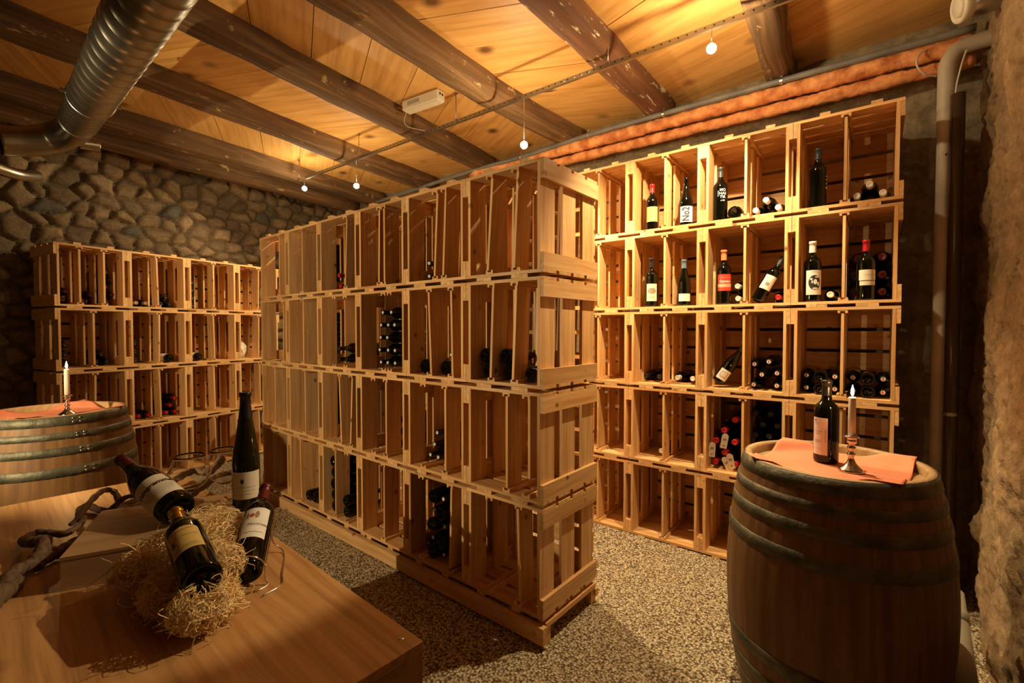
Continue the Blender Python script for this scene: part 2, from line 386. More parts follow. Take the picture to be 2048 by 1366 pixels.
beam([(1.3, 2.187), (2.45, 2.276), (3.45, 2.235)], lambda x: .19-.03*max(0, x-2.4), 2.985, 'cracked old ceiling beam above the near end of the middle rack, left of the flaked beam', seed=4)
beam([(1.56, 3.03), (3.4, 3.26)], .19, 2.985, 'old ceiling beam that one end of the cream light box touches', seed=5)
beam([(.9, 3.87), (2.45, 4.10), (3.5, 4.19)], .18, 2.985, 'old ceiling beam crossing behind the duct, over the far end of the middle rack', seed=6)
beam([(.85, 4.87), (3.2, 5.16)], .22, 2.975, 'dark old ceiling beam just in front of the cobble wall beam', seed=7)
beam([(1.4, 5.46), (2.7, 5.66)], .2, 2.975, 'dark red-brown ceiling beam lying against the top of the cobble wall', seed=8)

# ------------------------------------------------------------------ crates
W = .4844; D = .4807; H = .502; PT = .52; T = .015; BT = .0195
def ctex(): return M['crate']
def slats(n, gen):
    mb = MB()
    for i in range(n): mb.box(*gen(i))
    return mb
variants = []
for vi in range(3):
    d = {}
    bh = (H-3*.020)/4
    d['back_panel'] = slats(4, lambda i: ((D-.006, W/2, bh/2+i*(bh+.020)), (.010, W-2*BT, bh), 1)).mesh('back_panel', ctex())
    sw = .112; sg = (D-.012-3*sw)/2
    for nm, y in (('sideA', BT+T/2), ('sideB', W-BT-T/2)):
        d[nm] = slats(3, lambda i: ((sw/2+i*(sw+sg), y, H/2), (sw, T, H-2*T), 2)).mesh('side_panel', ctex())
    tw = .100; tg = (D-.012-4*tw)/3
    for nm, z in (('bottom_panel', T/2), ('top_panel', H-T/2)):
        d[nm] = slats(4, lambda i: ((tw/2+i*(tw+tg), W/2, z), (tw, W-.002, T), 1)).mesh(nm, ctex())
    for nm, z in (('battenlo', T+.0375), ('battenhi', H-T-.0375)):
        for s2, y in (('A', BT/2+.0005), ('B', W-BT/2-.0005)):
            d[nm+s2] = MB().box((D/2, y, z), (D-.002, BT-.001, .075), 0).mesh('batten', ctex())
    for nm, z, ys in (('xlo', -.0085, (.335, .795)), ('xhi', H+.0085, (.234, .694))):
        for k, yy in enumerate(ys): d[nm+str(k)] = MB().box((D/2, W*yy, z), (D, .048, .0168), 0).mesh('cross_batten', ctex())
    variants.append(d)
def rail_mesh(up):
    mb = MB(); z = T if up else H-T; s = 1 if up else -1
    mb.box((D/2-.004, 0, z+s*.0035), (D-.012, .046, .007), 0)
    for k in (-1, 1): mb.box((D/2-.004, k*.0165, z+s*.012), (D-.012, .011, .011), 0)
    return mb.mesh('grooved_rail', ctex())
RAIL = [rail_mesh(True), rail_mesh(False)]
DSL = [MB().box((0, 0, 0), (.104, .0135, H-2*T-.034), 2).mesh('divider_slat', ctex()) for _ in range(5)]
ORD = ['first', 'second', 'third', 'fourth', 'fifth', 'sixth']
RACK = {
 'M': dict(o=Vector((1.677, 1.206)), w=Vector((0, 1)), d=Vector((1, 0)), z=2.139, name='middle', side='right-hand end'),
 'R': dict(o=Vector((3.069, -.007)), w=Vector((-math.sin(.0307), math.cos(.0307))), d=Vector((math.cos(.0307), math.sin(.0307))), z=2.544, name='right', side='right-hand end'),
 'L': dict(o=LB.copy(), w=lw, d=ld, z=2.0745, name='back', side='left-hand end')}
def crate_origin(k, row, col):
    R = RACK[k]; z = R['z']-H-PT*row
    if k == 'L': p = R['o']+R['w']*W*(col+1); rot = math.atan2(R['d'].y, R['d'].x)
    else: p = R['o']+R['w']*W*col; rot = math.atan2(R['d'].y, R['d'].x)
    return Vector((p.x, p.y, z)), rot
ROWS = {'M': ['top', 'second', 'third', 'bottom'], 'R': ['top', 'second', 'third', 'fourth', 'bottom'], 'L': ['top', 'second', 'third', 'bottom']}
def crate_phrase(k, row, col):
    R = RACK[k]
    return '%s row of the %s rack, %s crate from its %s' % (ROWS[k][row], RACK[k]['name'], ORD[col], RACK[k]['side'])
def make_crate(k, row, col, divs):
    loc, rot = crate_origin(k, row, col)
    root = empty('wine_crate', loc, rot, 'slatted pine crate in the %s row of the %s rack, %s from its %s' % (ROWS[k][row], RACK[k]['name'], ORD[col], RACK[k]['side']), 'crate', 'pine wine crates of the %s rack' % RACK[k]['name'])
    V = rnd.choice(variants)
    for nm, part in (('back_panel', 'back_panel'), ('sideA', 'side_panel'), ('sideB', 'side_panel'), ('bottom_panel', 'bottom_panel'), ('top_panel', 'top_panel')):
        p = link(part, V[nm], root)
        if nm in ('sideA', 'sideB'):
            for q in ('battenlo', 'battenhi'): link('batten', V[q+nm[-1]], p)
        if nm == 'bottom_panel':
            for q in ('xlo0', 'xlo1'):
                if not (k == 'M' and row == 3 and False): link('cross_batten', V[q], p)
        if nm == 'top_panel':
            for q in ('xhi0', 'xhi1'): link('cross_batten', V[q], p)
    for y, lean, rails in divs:
        for q in RAIL: link('grooved_rail', q, root, (0, y, 0))
        if lean is None: continue
        for i in range(3):
            sw = .104; g = (D-.03-3*sw)/2
            l = lean if i == 0 or k == 'R' else lean*rnd.uniform(-.3, .9)
            link('divider_slat', rnd.choice(DSL), root, (.008+sw/2+i*(sw+g), y+(.0 if k == 'R' else rnd.uniform(-.003, .003)), H/2), (l, 0, 0))
    return root
MD = {(0, 0): [(.165, .055), (.325, .07)], (0, 1): [(.165, .05), (.235, .06)], (0, 2): [(.215, 0), (.262, .02)], (0, 3): [(.15, .06)], (0, 4): [(.255, 0)], (0, 5): [(.145, .03)],
      (1, 0): [(.17, .045), (.315, .04)], (1, 1): [(.115, -.02), (.285, -.04)], (1, 2): [(.16, None), (.22, None)], (1, 3): [(.16, None), (.30, None)], (1, 4): [(.255, 0)], (1, 5): [(.09, .04)],
      (2, 0): [(.22, 0), (.10, None)], (2, 1): [(.165, 0), (.34, None)], (2, 2): [(.205, .0), (.33, None)], (2, 3): [(.10, .06), (.235, -.05)], (2, 4): [(.24, 0)], (2, 5): [(.25, 0)],
      (3, 0): [(.145, -.03), (.33, None)], (3, 1): [(.125, .03), (.36, None)], (3, 2): [(.235, 0)], (3, 3): [(.305, 0), (.16, None)], (3, 4): [(.318, -.03)], (3, 5): [(.29, .0)]}
for row in range(4):
    for col in range(6):
        make_crate('M', row, col, [(y, l, 1) for y, l in MD[(row, col)]])
    for col in range(4):
        if (row, col) == (0, 0): dv = [(.161, .0, 1), (.323, .0, 1)]
        else: dv = [(W/2+rnd.uniform(-.008, .008), rnd.choice([0, 0, .015, -.02]), 1)]
        make_crate('L', row, col, dv)
for row in range(5):
    for col in range(4): make_crate('R', row, col, [(W/2, 0, 1)])
# plinth under the middle rack
r0 = empty('wooden_plinth', (1.677, 1.206, 0), 0, 'long low pine base frame under the middle rack, on the gravel', 'base frame')
pz = 2.139-H-3*PT-.018
LM = 6*W
MB().box((-.006, LM/2, pz-.043), (.03, LM+.03, .078), 1).build('front_board', M['crate'], r0)
MB().box((D-.015, LM/2, pz-.045), (.03, LM+.02, .03), 1).build('rear_board', M['crate'], r0)
for i, yy in enumerate((.02, LM/2, LM-.02)): MB().box((D/2, yy, pz-.012), (D-.04, .05, .022), 0).build('cross_board', M['crate'], r0)
for xx, yy in ((D-.03, .025), (D-.03, LM/2), (D-.03, LM-.03), (.04, .025), (.04, LM/2), (.04, LM-.03)):
    MB().box((xx, yy, (pz-.024+fz(1.2+yy))/2), (.045, .045, pz-.024-fz(1.2+yy)), 2).build('foot_block', M['crate'], r0)

# ------------------------------------------------------------------ bottles
PROF = {
 'bordeaux': [(.0001, .022), (.012, .018), (.026, .006), (.030, .0), (.0345, .0005), (.0372, .005), (.0378, .012), (.0378, .185), (.0365, .197), (.031, .209), (.0225, .219), (.0165, .229), (.0148, .240), (.0142, .27), (.0142, .288), (.0155, .289), (.0155, .297), (.0142, .299)],
 'burgundy': [(.0001, .026), (.014, .02), (.029, .006), (.033, .0), (.0375, .0005), (.0405, .005), (.0412, .014), (.0412, .140), (.0398, .155), (.035, .175), (.0275, .198), (.021, .218), (.0168, .236), (.0150, .252), (.0145, .285), (.016, .287), (.016, .295), (.0148, .298)],
 'flute': [(.0001, .016), (.014, .012), (.028, .004), (.031, .0), (.035, .0005), (.0372, .005), (.0378, .012), (.0378, .125), (.0365, .15), (.033, .18), (.0275, .215), (.0215, .25), (.0168, .28), (.0142, .305), (.0135, .335), (.0150, .336), (.0150, .343), (.0138, .345)]}
BODY = {k: MB().lathe(p, 28, cap1=True).mesh('wine_bottle', M['glass_flute' if k == 'flute' else 'glass_dark']) for k, p in PROF.items()}
BODYS = {k: MB().lathe(p, 20, cap1=True).mesh('wine_bottle', M['glass_dark']) for k, p in PROF.items() if k != 'flute'}
CAPM = {}
def cap_mesh(kind, mat, zlo=None):
    key = (kind, mat, zlo)
    if key not in CAPM:
        top = PROF[kind][-1][1]; lo = zlo or top-.055; rn = .0152
        def rad(z):
            P = PROF[kind]
            for i in range(len(P)-1):
                if P[i][1] <= z <= P[i+1][1] and P[i+1][1] > P[i][1]: return P[i][0]+(P[i+1][0]-P[i][0])*(z-P[i][1])/(P[i+1][1]-P[i][1])
            return P[-1][0]
        pr = [(rad(lo)+.0006, lo)]+[(rad(lo+(top-.013-lo)*t)+.0007, lo+(top-.013-lo)*t) for t in (.33, .66, 1)]
        pr += [(.0166, top-.012), (.0168, top-.002), (.0155, top+.0008), (.0115, top+.0010), (.0108, top+.0004), (.0001, top+.0004)]
        CAPM[key] = MB().lathe(pr, 20).mesh('capsule', M[mat])
    return CAPM[key]
def disc_mesh(name, r, z, mat, n=18, ry=None):
    mb = MB(); mb.poly([(r*math.cos(2*PI*i/n), (ry or r)*math.sin(2*PI*i/n), z) for i in range(n)]); return mb.mesh(name, M[mat])
TOPZ = .2998
DISC_W = disc_mesh('cap_disc', .0128, .2999, 'cap_white')
DISC_E = disc_mesh('emblem', .0088, .3003, 'ink_red', ry=.0045)
DISC_C = disc_mesh('cap_disc', .0095, .2999, 'cap_white')
PR = {}
def proto(kind, cap, style=None):
    """returns a function that makes a stock bottle (mesh data shared)"""
    def mk(label, group, name='wine_bottle'):
        o = link(name, BODYS[kind]); tag(o, label, 'wine bottle', group)
        if cap: link('capsule', cap_mesh(kind, cap), o)
        if style == 'logo': q = link('cap_disc', DISC_W, o); link('emblem', DISC_E, q)
        if style == 'disc': link('cap_disc', DISC_C, o)
        return o
    return mk
STY = {'w': ('bordeaux', 'cap_white', None, 'white capsule'), 'r': ('bordeaux', 'cap_red', None, 'red capsule'), 'k': ('bordeaux', 'cap_black', None, 'black capsule'),
       'd': ('bordeaux', 'cap_black', 'disc', 'pale round cap end'), 'l': ('bordeaux', 'cap_black', 'logo', 'white cap end with a red mark'), 't': ('bordeaux', 'cap_tan', None, 'tan capsule'), 'D': ('bordeaux', 'cap_darkred', None, 'dark red capsule'),
       'b': ('burgundy', 'cap_black', None, 'its round base facing out')}
def hvec(k, row, col, x, y, z):
    loc, rot = crate_origin(k, row, col); c_, s_ = math.cos(rot), math.sin(rot)
    return Vector((loc.x+c_*x-s_*y, loc.y+s_*x+c_*y, loc.z+z)), rot
HW = ['at the bottom', 'one up from the bottom', 'two up from the bottom', 'three up from the bottom', 'four up from the bottom', 'near the crate roof', 'touching the crate roof']
LV = ['lowest level', 'lower-middle level', 'second level', 'third level', 'fourth level', 'fifth level', 'upper level', 'topmost level']
ADJ = {'w': 'white-capped', 'r': 'red-capped', 'k': 'black-capped', 'd': 'pale-ended', 'l': 'red-and-white-capped', 't': 'tan-capped', 'D': 'dark-red-capped', 'b': 'base-out'}
USED = set()
def CRN(k, col): return ORD[col]+(' from left' if k == 'L' else ' from right')
def pile(k, row, col, items, tip=.11):
    """items: (style, y, z, scale, base_out)"""
    ys = sorted(set(round(i[1], 2) for i in items), reverse=(k != 'L'))
    for st, y, z, sc, out in items:
        kind, cap, style, word = STY[st]
        yf = (y-.034)/(W-.068); hz = 'far left' if yf > .82 else 'left' if yf > .62 else 'middle' if yf > .42 else 'right' if yf > .2 else 'far right'
        lv = LV[max(0, min(7, int((z-.030)/.05)))] if len(items) > 1 else 'on the crate floor'
        adj = 'base-out' if out else ADJ[st]
        lab = '%s bottle, %s, %s, crate %s, %s row, %s rack' % (adj, hz, lv, CRN(k, col), ROWS[k][row], RACK[k]['name'])
        if lab in USED: lab = lab.replace(' left, upper', ' middle, upper').replace(', left, lowest', ', mid-left, lowest')
        USED.add(lab)
        o = proto(kind, cap, style)(lab[:], 'bottles lying in the %s' % crate_phrase(k, row, col))
        o.scale = (sc, sc, sc)
        if out:
            p, rot = hvec(k, row, col, .035+rnd.uniform(0, .015), y, z); dx = 1
        else:
            p, rot = hvec(k, row, col, tip+.30*sc+rnd.uniform(-.008, .008), y, z); dx = -1
        tilt = rnd.uniform(-.012, .012)
        # +z of bottle -> local direction (dx, 0, 0)
        o.rotation_mode = 'QUATERNION'
        q = Euler((0, 0, rot)).to_quaternion() @ Vector((0, 0, 1)).rotation_difference(Vector((dx, tilt, 0)))
        o.rotation_quaternion = q @ Euler((0, 0, rnd.uniform(-.4, .4))).to_quaternion(); o.location = p
def colm(st, y, n, sc=1, out=False, z0=.054): return [(st, y, z0+.0765*sc*i, sc, out) for i in range(n)]
Z0 = .054
pile('R', 0, 0, [('w', .193, Z0, 1, 0), ('w', .137, Z0+.052, 1, 0), ('w', .079, Z0, 1, 0)], .05)
pile('R', 0, 1, [('w', .193, Z0, 1, 0), ('w', .137, Z0+.052, 1, 0), ('w', .079, Z0, 1, 0)], .05)
pile('R', 0, 1, [('b', .31, Z0+.003, 1, 1)])
pile('R', 1, 0, [('w', .30, Z0, 1, 0)], .05)
pile('R', 1, 0, [(c_, y, .062+.092*i, 1.18, 0) for i in range(3) for c_, y in (('D', .183), ('D', .082))], .09)
pile('R', 1, 1, [('w', .30, Z0, 1, 0), ('w', .30, Z0+.077, 1, 0), ('r', .08, Z0, 1, 0)])
pile('R', 2, 2, [('k', .405, Z0, 1, 0), ('k', .311, Z0, 1, 0), ('w', .19, Z0, 1, 0), ('w', .085, Z0, 1, 0)])
pile('R', 2, 1, [('l', .192, .050, .93, 0), ('l', .072, .050, .93, 0), ('l', .150, .112, .93, 0), ('l', .072, .124, .93, 0), ('l', .192, .172, .93, 0), ('l', .113, .190, .93, 0)], .05)
pile('R', 2, 0, [('l', .408, .050, .9, 0), ('l', .408, .120, .9, 0), ('l', .273, .050, .9, 0), ('l', .273, .120, .9, 0), ('l', .196, .050, .9, 0), ('l', .196, .120, .9, 0), ('l', .068, .050, .9, 0), ('l', .068, .120, .9, 0)], .07)
pile('R', 2, 0, [('b', .341, .050, .82, 1), ('b', .341, .118, .82, 1), ('b', .131, .050, .82, 1), ('b', .131, .118, .82, 1)])
pile('R', 3, 1, [('r', .411, .060, 1.1, 0), ('r', .298, .060, 1.1, 0), ('r', .354, .128, 1.1, 0), ('r', .411, .195, 1.1, 0), ('r', .297, .200, 1.1, 0), ('r', .354, .268, 1.1, 0), ('r', .295, .340, 1.1, 0)], .06)
pile('R', 3, 1, [('k', (.073, .149)[j] if i % 2 == 0 else (.112, .190)[j], Z0+.067*i, 1, 0) for i in range(6) for j in range(2)])
pile('R', 3, 2, [('w', .30, Z0, 1, 0)], .13)
pile('M', 0, 1, [('d', .408, .128, 1, 0), ('d', .41, Z0, 1, 0), ('d', .295, Z0, 1, 0)])
pile('M', 0, 2, colm('k', .15, 5))
pile('M', 0, 3, [('r', .408, .130, 1, 0), ('r', .408, Z0, 1, 0)]+colm('k', .205, 5))
pile('M', 0, 4, colm('d', .310, 4)+colm('k', .18, 5))
pile('M', 1, 0, [('b', .367, .058, .93, 1), ('b', .395, .134, .93, 1), ('b', .237, .058, .93, 1), ('b', .262, .135, .93, 1), ('b', .105, .058, .93, 1)])
pile('M', 1, 1, [('b', .370, .058, 1, 1), ('b', .195, .058, 1, 1), ('d', .235, .125, .9, 0)])
pile('M', 1, 2, [('d', y, .055+.080*i, 1, 0) for i, yy in enumerate(((.41, .333, .256), (.405, .328, .25), (.41, .32), (.408, .331, .254), (.375, .297))) for y in yy])
pile('M', 1, 3, [('k', .41, Z0, 1, 0), ('k', .333, Z0, 1, 0), ('k', .41, Z0+.077, 1, 0), ('k', .333, Z0+.077, 1, 0)])
pile('M', 1, 4, colm('k', .19, 5))
pile('M', 2, 1, [('d', .335, Z0, 1, 0), ('d', .412, Z0, 1, 0), ('d', .373, .121, 1, 0), ('d', .345, .193, 1, 0)])
pile('M', 2, 2, colm('t', .28, 3))
pile('M', 2, 3, colm('k', .165, 4))
pile('M', 2, 5, [('k', .09, .060+.092*i, 1.15, 0) for i in range(4)], .05)
pile('M', 2, 4, colm('k', .18, 5))
pile('M', 3, 1, [('d', .418, Z0, .95, 0)])
pile('M', 3, 1, [(('b', 'd')[(i+j) % 2], (.318, .240)[j], Z0+.078*i, .92 if (i+j) % 2 == 0 else 1, (i+j) % 2 == 0) for i in range(5) for j in range(2)]+colm('d', .075, 4), .06)
pile('M', 3, 3, [('b', .395, .058+.080*i, .95, 1) for i in range(5)]+[('b', .235, .058, .95, 1), ('b', .228, .137, .95, 1)])
pile('M', 3, 4, [('b', .265, .058, .95, 1), ('b', .175, .058, .95, 1)])
pile('M', 3, 5, colm('d', .08, 5))
pile('L', 0, 0, [('D', .400, Z0, 1, 0), ('D', .372, Z0+.072, 1, 0), ('D', .275, Z0, 1, 0), ('D', .215, .105, 1, 0)]+[('D', .112 if i % 2 == 0 else .074, .052+.064*i, .92, 0) for i in range(5)])
pile('L', 0, 1, [('t', .376, Z0, 1, 0), ('t', .30, Z0, 1, 0), ('k', .180, Z0, 1, 0), ('k', .103, Z0, 1, 0), ('k', .142, .12, 1, 0)])
pile('L', 0, 2, colm('k', .385, 4))
pile('L', 1, 0, colm('k', .392, 3)+[('k', .19, Z0, 1, 0), ('k', .112, Z0, 1, 0), ('k', .152, .12, 1, 0)])
pile('L', 1, 1, colm('k', .39, 3))
pile('L', 2, 1, [('r', .372, Z0, 1, 0), ('r', .293, Z0, 1, 0), ('r', .075, Z0, 1, 0), ('r', .153, Z0, 1, 0), ('r', .114, .12, 1, 0), ('r', .075, .186, 1, 0)])

# ---- labelled bottles
def curved(mb, w_, z1, z2, r, dr=.0005, x0=None, n=14):
    xs = [(-w_/2+w_*i/n) for i in range(n+1)]; b_ = len(mb.v); rr = r+dr
    for x in xs:
        a = PI+x/r
        for z in (z1, z2): mb.v.append(Vector((rr*math.cos(a), rr*math.sin(a), z)))
    for i in range(n):
        idx = [b_+2*i, b_+2*i+2, b_+2*i+3, b_+2*i+1]; mb.face(idx, [tuple(mb.v[q]) for q in idx], True)
    return mb
def text_pts(s, size, align='CENTER', bold=0, shear=0):
    cu = bpy.data.curves.new('t', 'FONT'); cu.body = s; cu.size = size; cu.align_x = align; cu.align_y = 'CENTER'
    cu.resolution_u = 3; cu.offset = bold; cu.shear = shear; cu.space_line = .8
    o = bpy.data.objects.new('t', cu); COL.objects.link(o)
    dg = bpy.context.evaluated_depsgraph_get(); dg.update()
    me = bpy.data.meshes.new_from_object(o.evaluated_get(dg))
    vs = [v.co.copy() for v in me.vertices]; fs = [list(p.vertices) for p in me.polygons]
    bpy.data.objects.remove(o); bpy.data.curves.remove(cu); bpy.data.meshes.remove(me)
    return vs, fs
def bend2d(vs, fs, r, mat, parent, name, dr):
    """cut flat shapes into narrow strips, then bend them round the bottle"""
    bm = bmesh.new(); V = [bm.verts.new((x, z, 0)) for x, z in vs]
    for f in fs:
        try: bm.faces.new([V[i] for i in f])
        except ValueError: pass
    if vs:
        x0 = min(v[0] for v in vs); x1 = max(v[0] for v in vs); x = x0+.003
        while x < x1:
            bmesh.ops.bisect_plane(bm, geom=bm.verts[:]+bm.edges[:]+bm.faces[:], plane_co=(x, 0, 0), plane_no=(1, 0, 0)); x += .003
    bm.normal_update(); bm.verts.index_update(); mb = MB()
    for v in bm.verts:
        a = PI+v.co.x/r; mb.v.append(Vector(((r+dr)*math.cos(a), (r+dr)*math.sin(a), v.co.y)))
    for f in bm.faces: mb.face([v.index for v in f.verts], [(0, 0, 0)]*len(f.verts))
    bm.free(); return mb.build(name, M[mat], parent)
def wrap_text(s, size, x, z, r, mat, parent, rot=0, dr=.0011, bold=0, sx=1, shear=0, name='lettering'):
    vs, fs = text_pts(s, size, bold=bold, shear=shear); P = []
    for v in vs:
        px, py = v.x*sx, v.y
        if rot: px, py = px*math.cos(rot)-py*math.sin(rot), px*math.sin(rot)+py*math.cos(rot)
        P.append((x+px, z+py))
    return bend2d(P, fs, r, mat, parent, name, dr)
def wrap_shape(polys, r, mat, parent, name, dr=.0009):
    """polys: list of 2D point lists (x, z)"""
    vs = []; fs = []
    for P in polys: fs.append(list(range(len(vs), len(vs)+len(P)))); vs += P
    return bend2d(vs, fs, r, mat, parent, name, dr)
def rects(lst): return [[(x-w_/2, z-h/2), (x+w_/2, z-h/2), (x+w_/2, z+h/2), (x-w_/2, z+h/2)] for x, z, w_, h in lst]
def ell(x, z, a, b_, n=16, t0=0, t1=2*PI): return [(x+a*math.cos(t0+(t1-t0)*i/n), z+b_*math.sin(t0+(t1-t0)*i/n)) for i in range(n)]
def script(x, z, w_, amp, n=18, th=.0007):
    out = []
    for i in range(n):
        xa = x-w_/2+w_*i/n; xb = xa+w_/n*1.1; za = z+amp*math.sin(i*1.9)*(.5+.5*math.sin(i*.7)); zb_ = z+amp*math.sin((i+1)*1.9)*(.5+.5*math.sin((i+1)*.7))
        out.append([(xa, za-th), (xb, zb_-th), (xb, zb_+th), (xa, za+th)])
    return out
def bottle(kind, cap, label, group=None, caplo=None):
    o = link('wine_bottle', BODY[kind]); tag(o, label, 'wine bottle', group)
    if cap: link('capsule', cap_mesh(kind, cap, caplo), o)
    return o
def patch(o, kind, w_, z1, z2, mat, r=None, name='label', dr=.0005):
    return curved(MB(), w_, z1, z2, r or PROF[kind][8][0], dr).build(name, M[mat], o)
RB_, RG_ = .0378, .0412
def stand(o, k, row, col, x, y, turn=0, sc=1.0, z=T+.0005):
    p, rot = hvec(k, row, col, x, y, z); o.location = p; o.rotation_euler = (0, 0, rot+turn); o.scale = (sc, sc, sc)
# view direction correction so that labels look along the aisle toward the camera
o = bottle('bordeaux', 'cap_red', 'standing bottle with red capsule and yellow label, top row of the right rack', 'display bottles standing in the right rack')
patch(o, 'bordeaux', .078, .055, .150, 'label_yellow', RB_); wrap_shape(script(.0, .122, .05, .003)+script(0, .112, .06, .0025)+script(0, .102, .045, .0015), RB_, 'ink_soft', o, 'lettering')
wrap_shape([ell(.004, .138, .006, .006)], RB_, 'ink_soft', o, 'crest'); stand(o, 'R', 0, 2, .075, .357, .45, 1.06)
o = bottle('burgundy', None, 'sloping-shouldered standing bottle, white label reading No2 sideways, top row of the right rack', 'display bottles standing in the right rack')
patch(o, 'burgundy', .084, .022, .118, 'label_white', RG_); wrap_text('No2', .058, -.004, .070, RG_, 'ink', o, PI/2, bold=.0016, sx=.82); stand(o, 'R', 0, 2, .075, .128, .45, 1.06)
o = bottle('bordeaux', 'cap_grey', 'black standing bottle printed MONASTIR in white, top row of the right rack', 'display bottles standing in the right rack')
for i, (t_, sz) in enumerate((('MO', .020), ('NAS', .020), ('TIR', .020), ('s.XII', .012))): wrap_text(t_, sz, .004, .168-.019*i, RB_, 'ink_white', o, bold=.0002 if i < 3 else 0)
wrap_shape(rects([(-.019, .15, .002, .032)]), RB_, 'ink_white', o, 'stripe'); stand(o, 'R', 0, 1, .075, .40, .45, 1.13)
o = bottle('bordeaux', 'cap_grey', 'standing dark bottle showing a small back label, top right crate of the right rack', 'display bottles standing in the right rack')
wrap_shape(rects([(.034, .155, .010, .006), (.034, .14, .010, .006), (.034, .12, .012, .008), (.034, .10, .014, .010)]), RB_, 'label_cream', o, 'back_label'); stand(o, 'R', 0, 0, .10, .372, .35, 1.15)
o = bottle('bordeaux', 'cap_black', 'standing bottle, cream label with oval grey engraving, second row of the right rack', 'display bottles standing in the right rack')
patch(o, 'bordeaux', .066, .035, .140, 'label_cream', RB_); wrap_shape([ell(0, .097, .026, .018)], RB_, 'ink_soft', o, 'engraving'); wrap_shape(rects([(0, .062, .03, .0015), (0, .056, .02, .0015)]), RB_, 'ink_soft', o, 'lettering')
stand(o, 'R', 1, 2, .075, .357, .45, 1.12)
o = bottle('burgundy', 'cap_blue', 'standing bottle, blue-grey capsule and plain white label, second row of the right rack', 'display bottles standing in the right rack')
patch(o, 'burgundy', .080, .03, .078, 'label_white', RG_); stand(o, 'R', 1, 2, .075, .136, .45, 1.02)
o = bottle('bordeaux', 'cap_orange', 'standing bottle, orange capsule and red label reading Camelot, second row of the right rack', 'display bottles standing in the right rack')
patch(o, 'bordeaux', .080, .075, .165, 'label_red', RB_); patch(o, 'bordeaux', .0801, .095, .113, 'label_peach', RB_, 'label_band', .0009)
wrap_text('Camelot', .0165, 0, .126, RB_, 'ink_white', o, bold=.0005); wrap_shape(rects([(0, .148, .08, .0012)]), RB_, 'label_peach', o, 'stripe'); stand(o, 'R', 1, 1, .075, .375, .45, 1.14)
o = bottle('bordeaux', 'cap_white', 'standing white-capped bottle, black and white picture label, second row of the right rack', 'display bottles standing in the right rack')
patch(o, 'bordeaux', .074, .035, .155, 'label_white', RB_)
wrap_shape([ell(0, .095, .026, .036)], RB_, 'ink', o, 'picture_patch'); wrap_shape([ell(.003, .098, .008, .013), ell(-.014, .112, .006, .005), ell(.010, .121, .009, .003), ell(.016, .088, .005, .010), ell(.002, .066, .011, .004), ell(-.010, .098, .003, .008)], RB_, 'label_white', o, 'picture_highlight', .0015)
wrap_shape(rects([(0, .147, .025, .002)]), RB_, 'ink_soft', o, 'lettering'); stand(o, 'R', 1, 0, .075, .389, .35, 1.14)
o = bottle('bordeaux', 'cap_red', 'standing bottle, red capsule and two stacked cream labels, second row of the right rack', 'display bottles standing in the right rack')
patch(o, 'bordeaux', .082, .098, .150, 'label_cream', RB_); patch(o, 'bordeaux', .074, .073, .094, 'label_cream', RB_, 'lower_label'); wrap_shape(script(.004, .125, .04, .002), RB_, 'ink_soft', o, 'lettering')
stand(o, 'R', 1, 0, .05, .147, .3, 1.06)
def lay(o, base, tip, spin=0, sc=1.0):
    d = (Vector(tip)-Vector(base)).normalized(); o.rotation_mode = 'QUATERNION'
    # choose roll so that the label (local -x) faces the camera
    q = Vector((0, 0, 1)).rotation_difference(d); mid = (Vector(base)+Vector(tip))/2
    tc_ = (Vector((0, 0, 1.383))-mid); tc_ = (tc_-d*tc_.dot(d)).normalized()
    x = q @ Vector((-1, 0, 0)); ang = math.atan2(d.dot(x.cross(tc_)), x.dot(tc_))
    o.rotation_quaternion = q @ Euler((0, 0, ang+spin)).to_quaternion(); o.location = base; o.scale = (sc,)*3
p0, rot = hvec('R', 1, 1, .10, .190, .034)
p1, _ = hvec('R', 1, 1, .16, .066, .285)
o = bottle('bordeaux', 'cap_grey', 'dark bottle with pale label leaning in the second row of the right rack', 'display bottles leaning in the right rack')
patch(o, 'bordeaux', .070, .075, .165, 'label_white', RB_); wrap_shape(rects([(0, .11, .02, .02)]), RB_, 'ink_soft', o, 'lettering'); lay(o, p0, p1)
p0, rot = hvec('R', 2, 1, .08, .404, .050); p1, _ = hvec('R', 2, 1, .13, .272, .268)
o = bottle('burgundy', 'cap_grey', 'dark bottle with white framed label leaning in the third row of the right rack', 'display bottles leaning in the right rack')
patch(o, 'burgundy', .075, .022, .095, 'label_white', RG_); wrap_shape(rects([(0, .06, .045, .040)]), RG_, 'ink_soft', o, 'label_frame'); wrap_shape(rects([(0, .06, .039, .034)]), RG_, 'label_cream', o, 'label_centre', .0014); lay(o, p0, p1, .1, .95)
for col, y, nm in ((1, .145, 'second'), (2, .372, 'third')):
    p0, rot = hvec('L', 1, col, .05, y, .058); p1, _ = hvec('L', 1, col, .33, y+.022, .062)
    o = bottle('burgundy', 'cap_black', 'lone base-out bottle with white label, second row of back rack, %s crate from left' % nm, 'single labelled bottles in the back rack')
    patch(o, 'burgundy', .085, .02, .10, 'label_white', RG_); lay(o, p0, p1, .3)
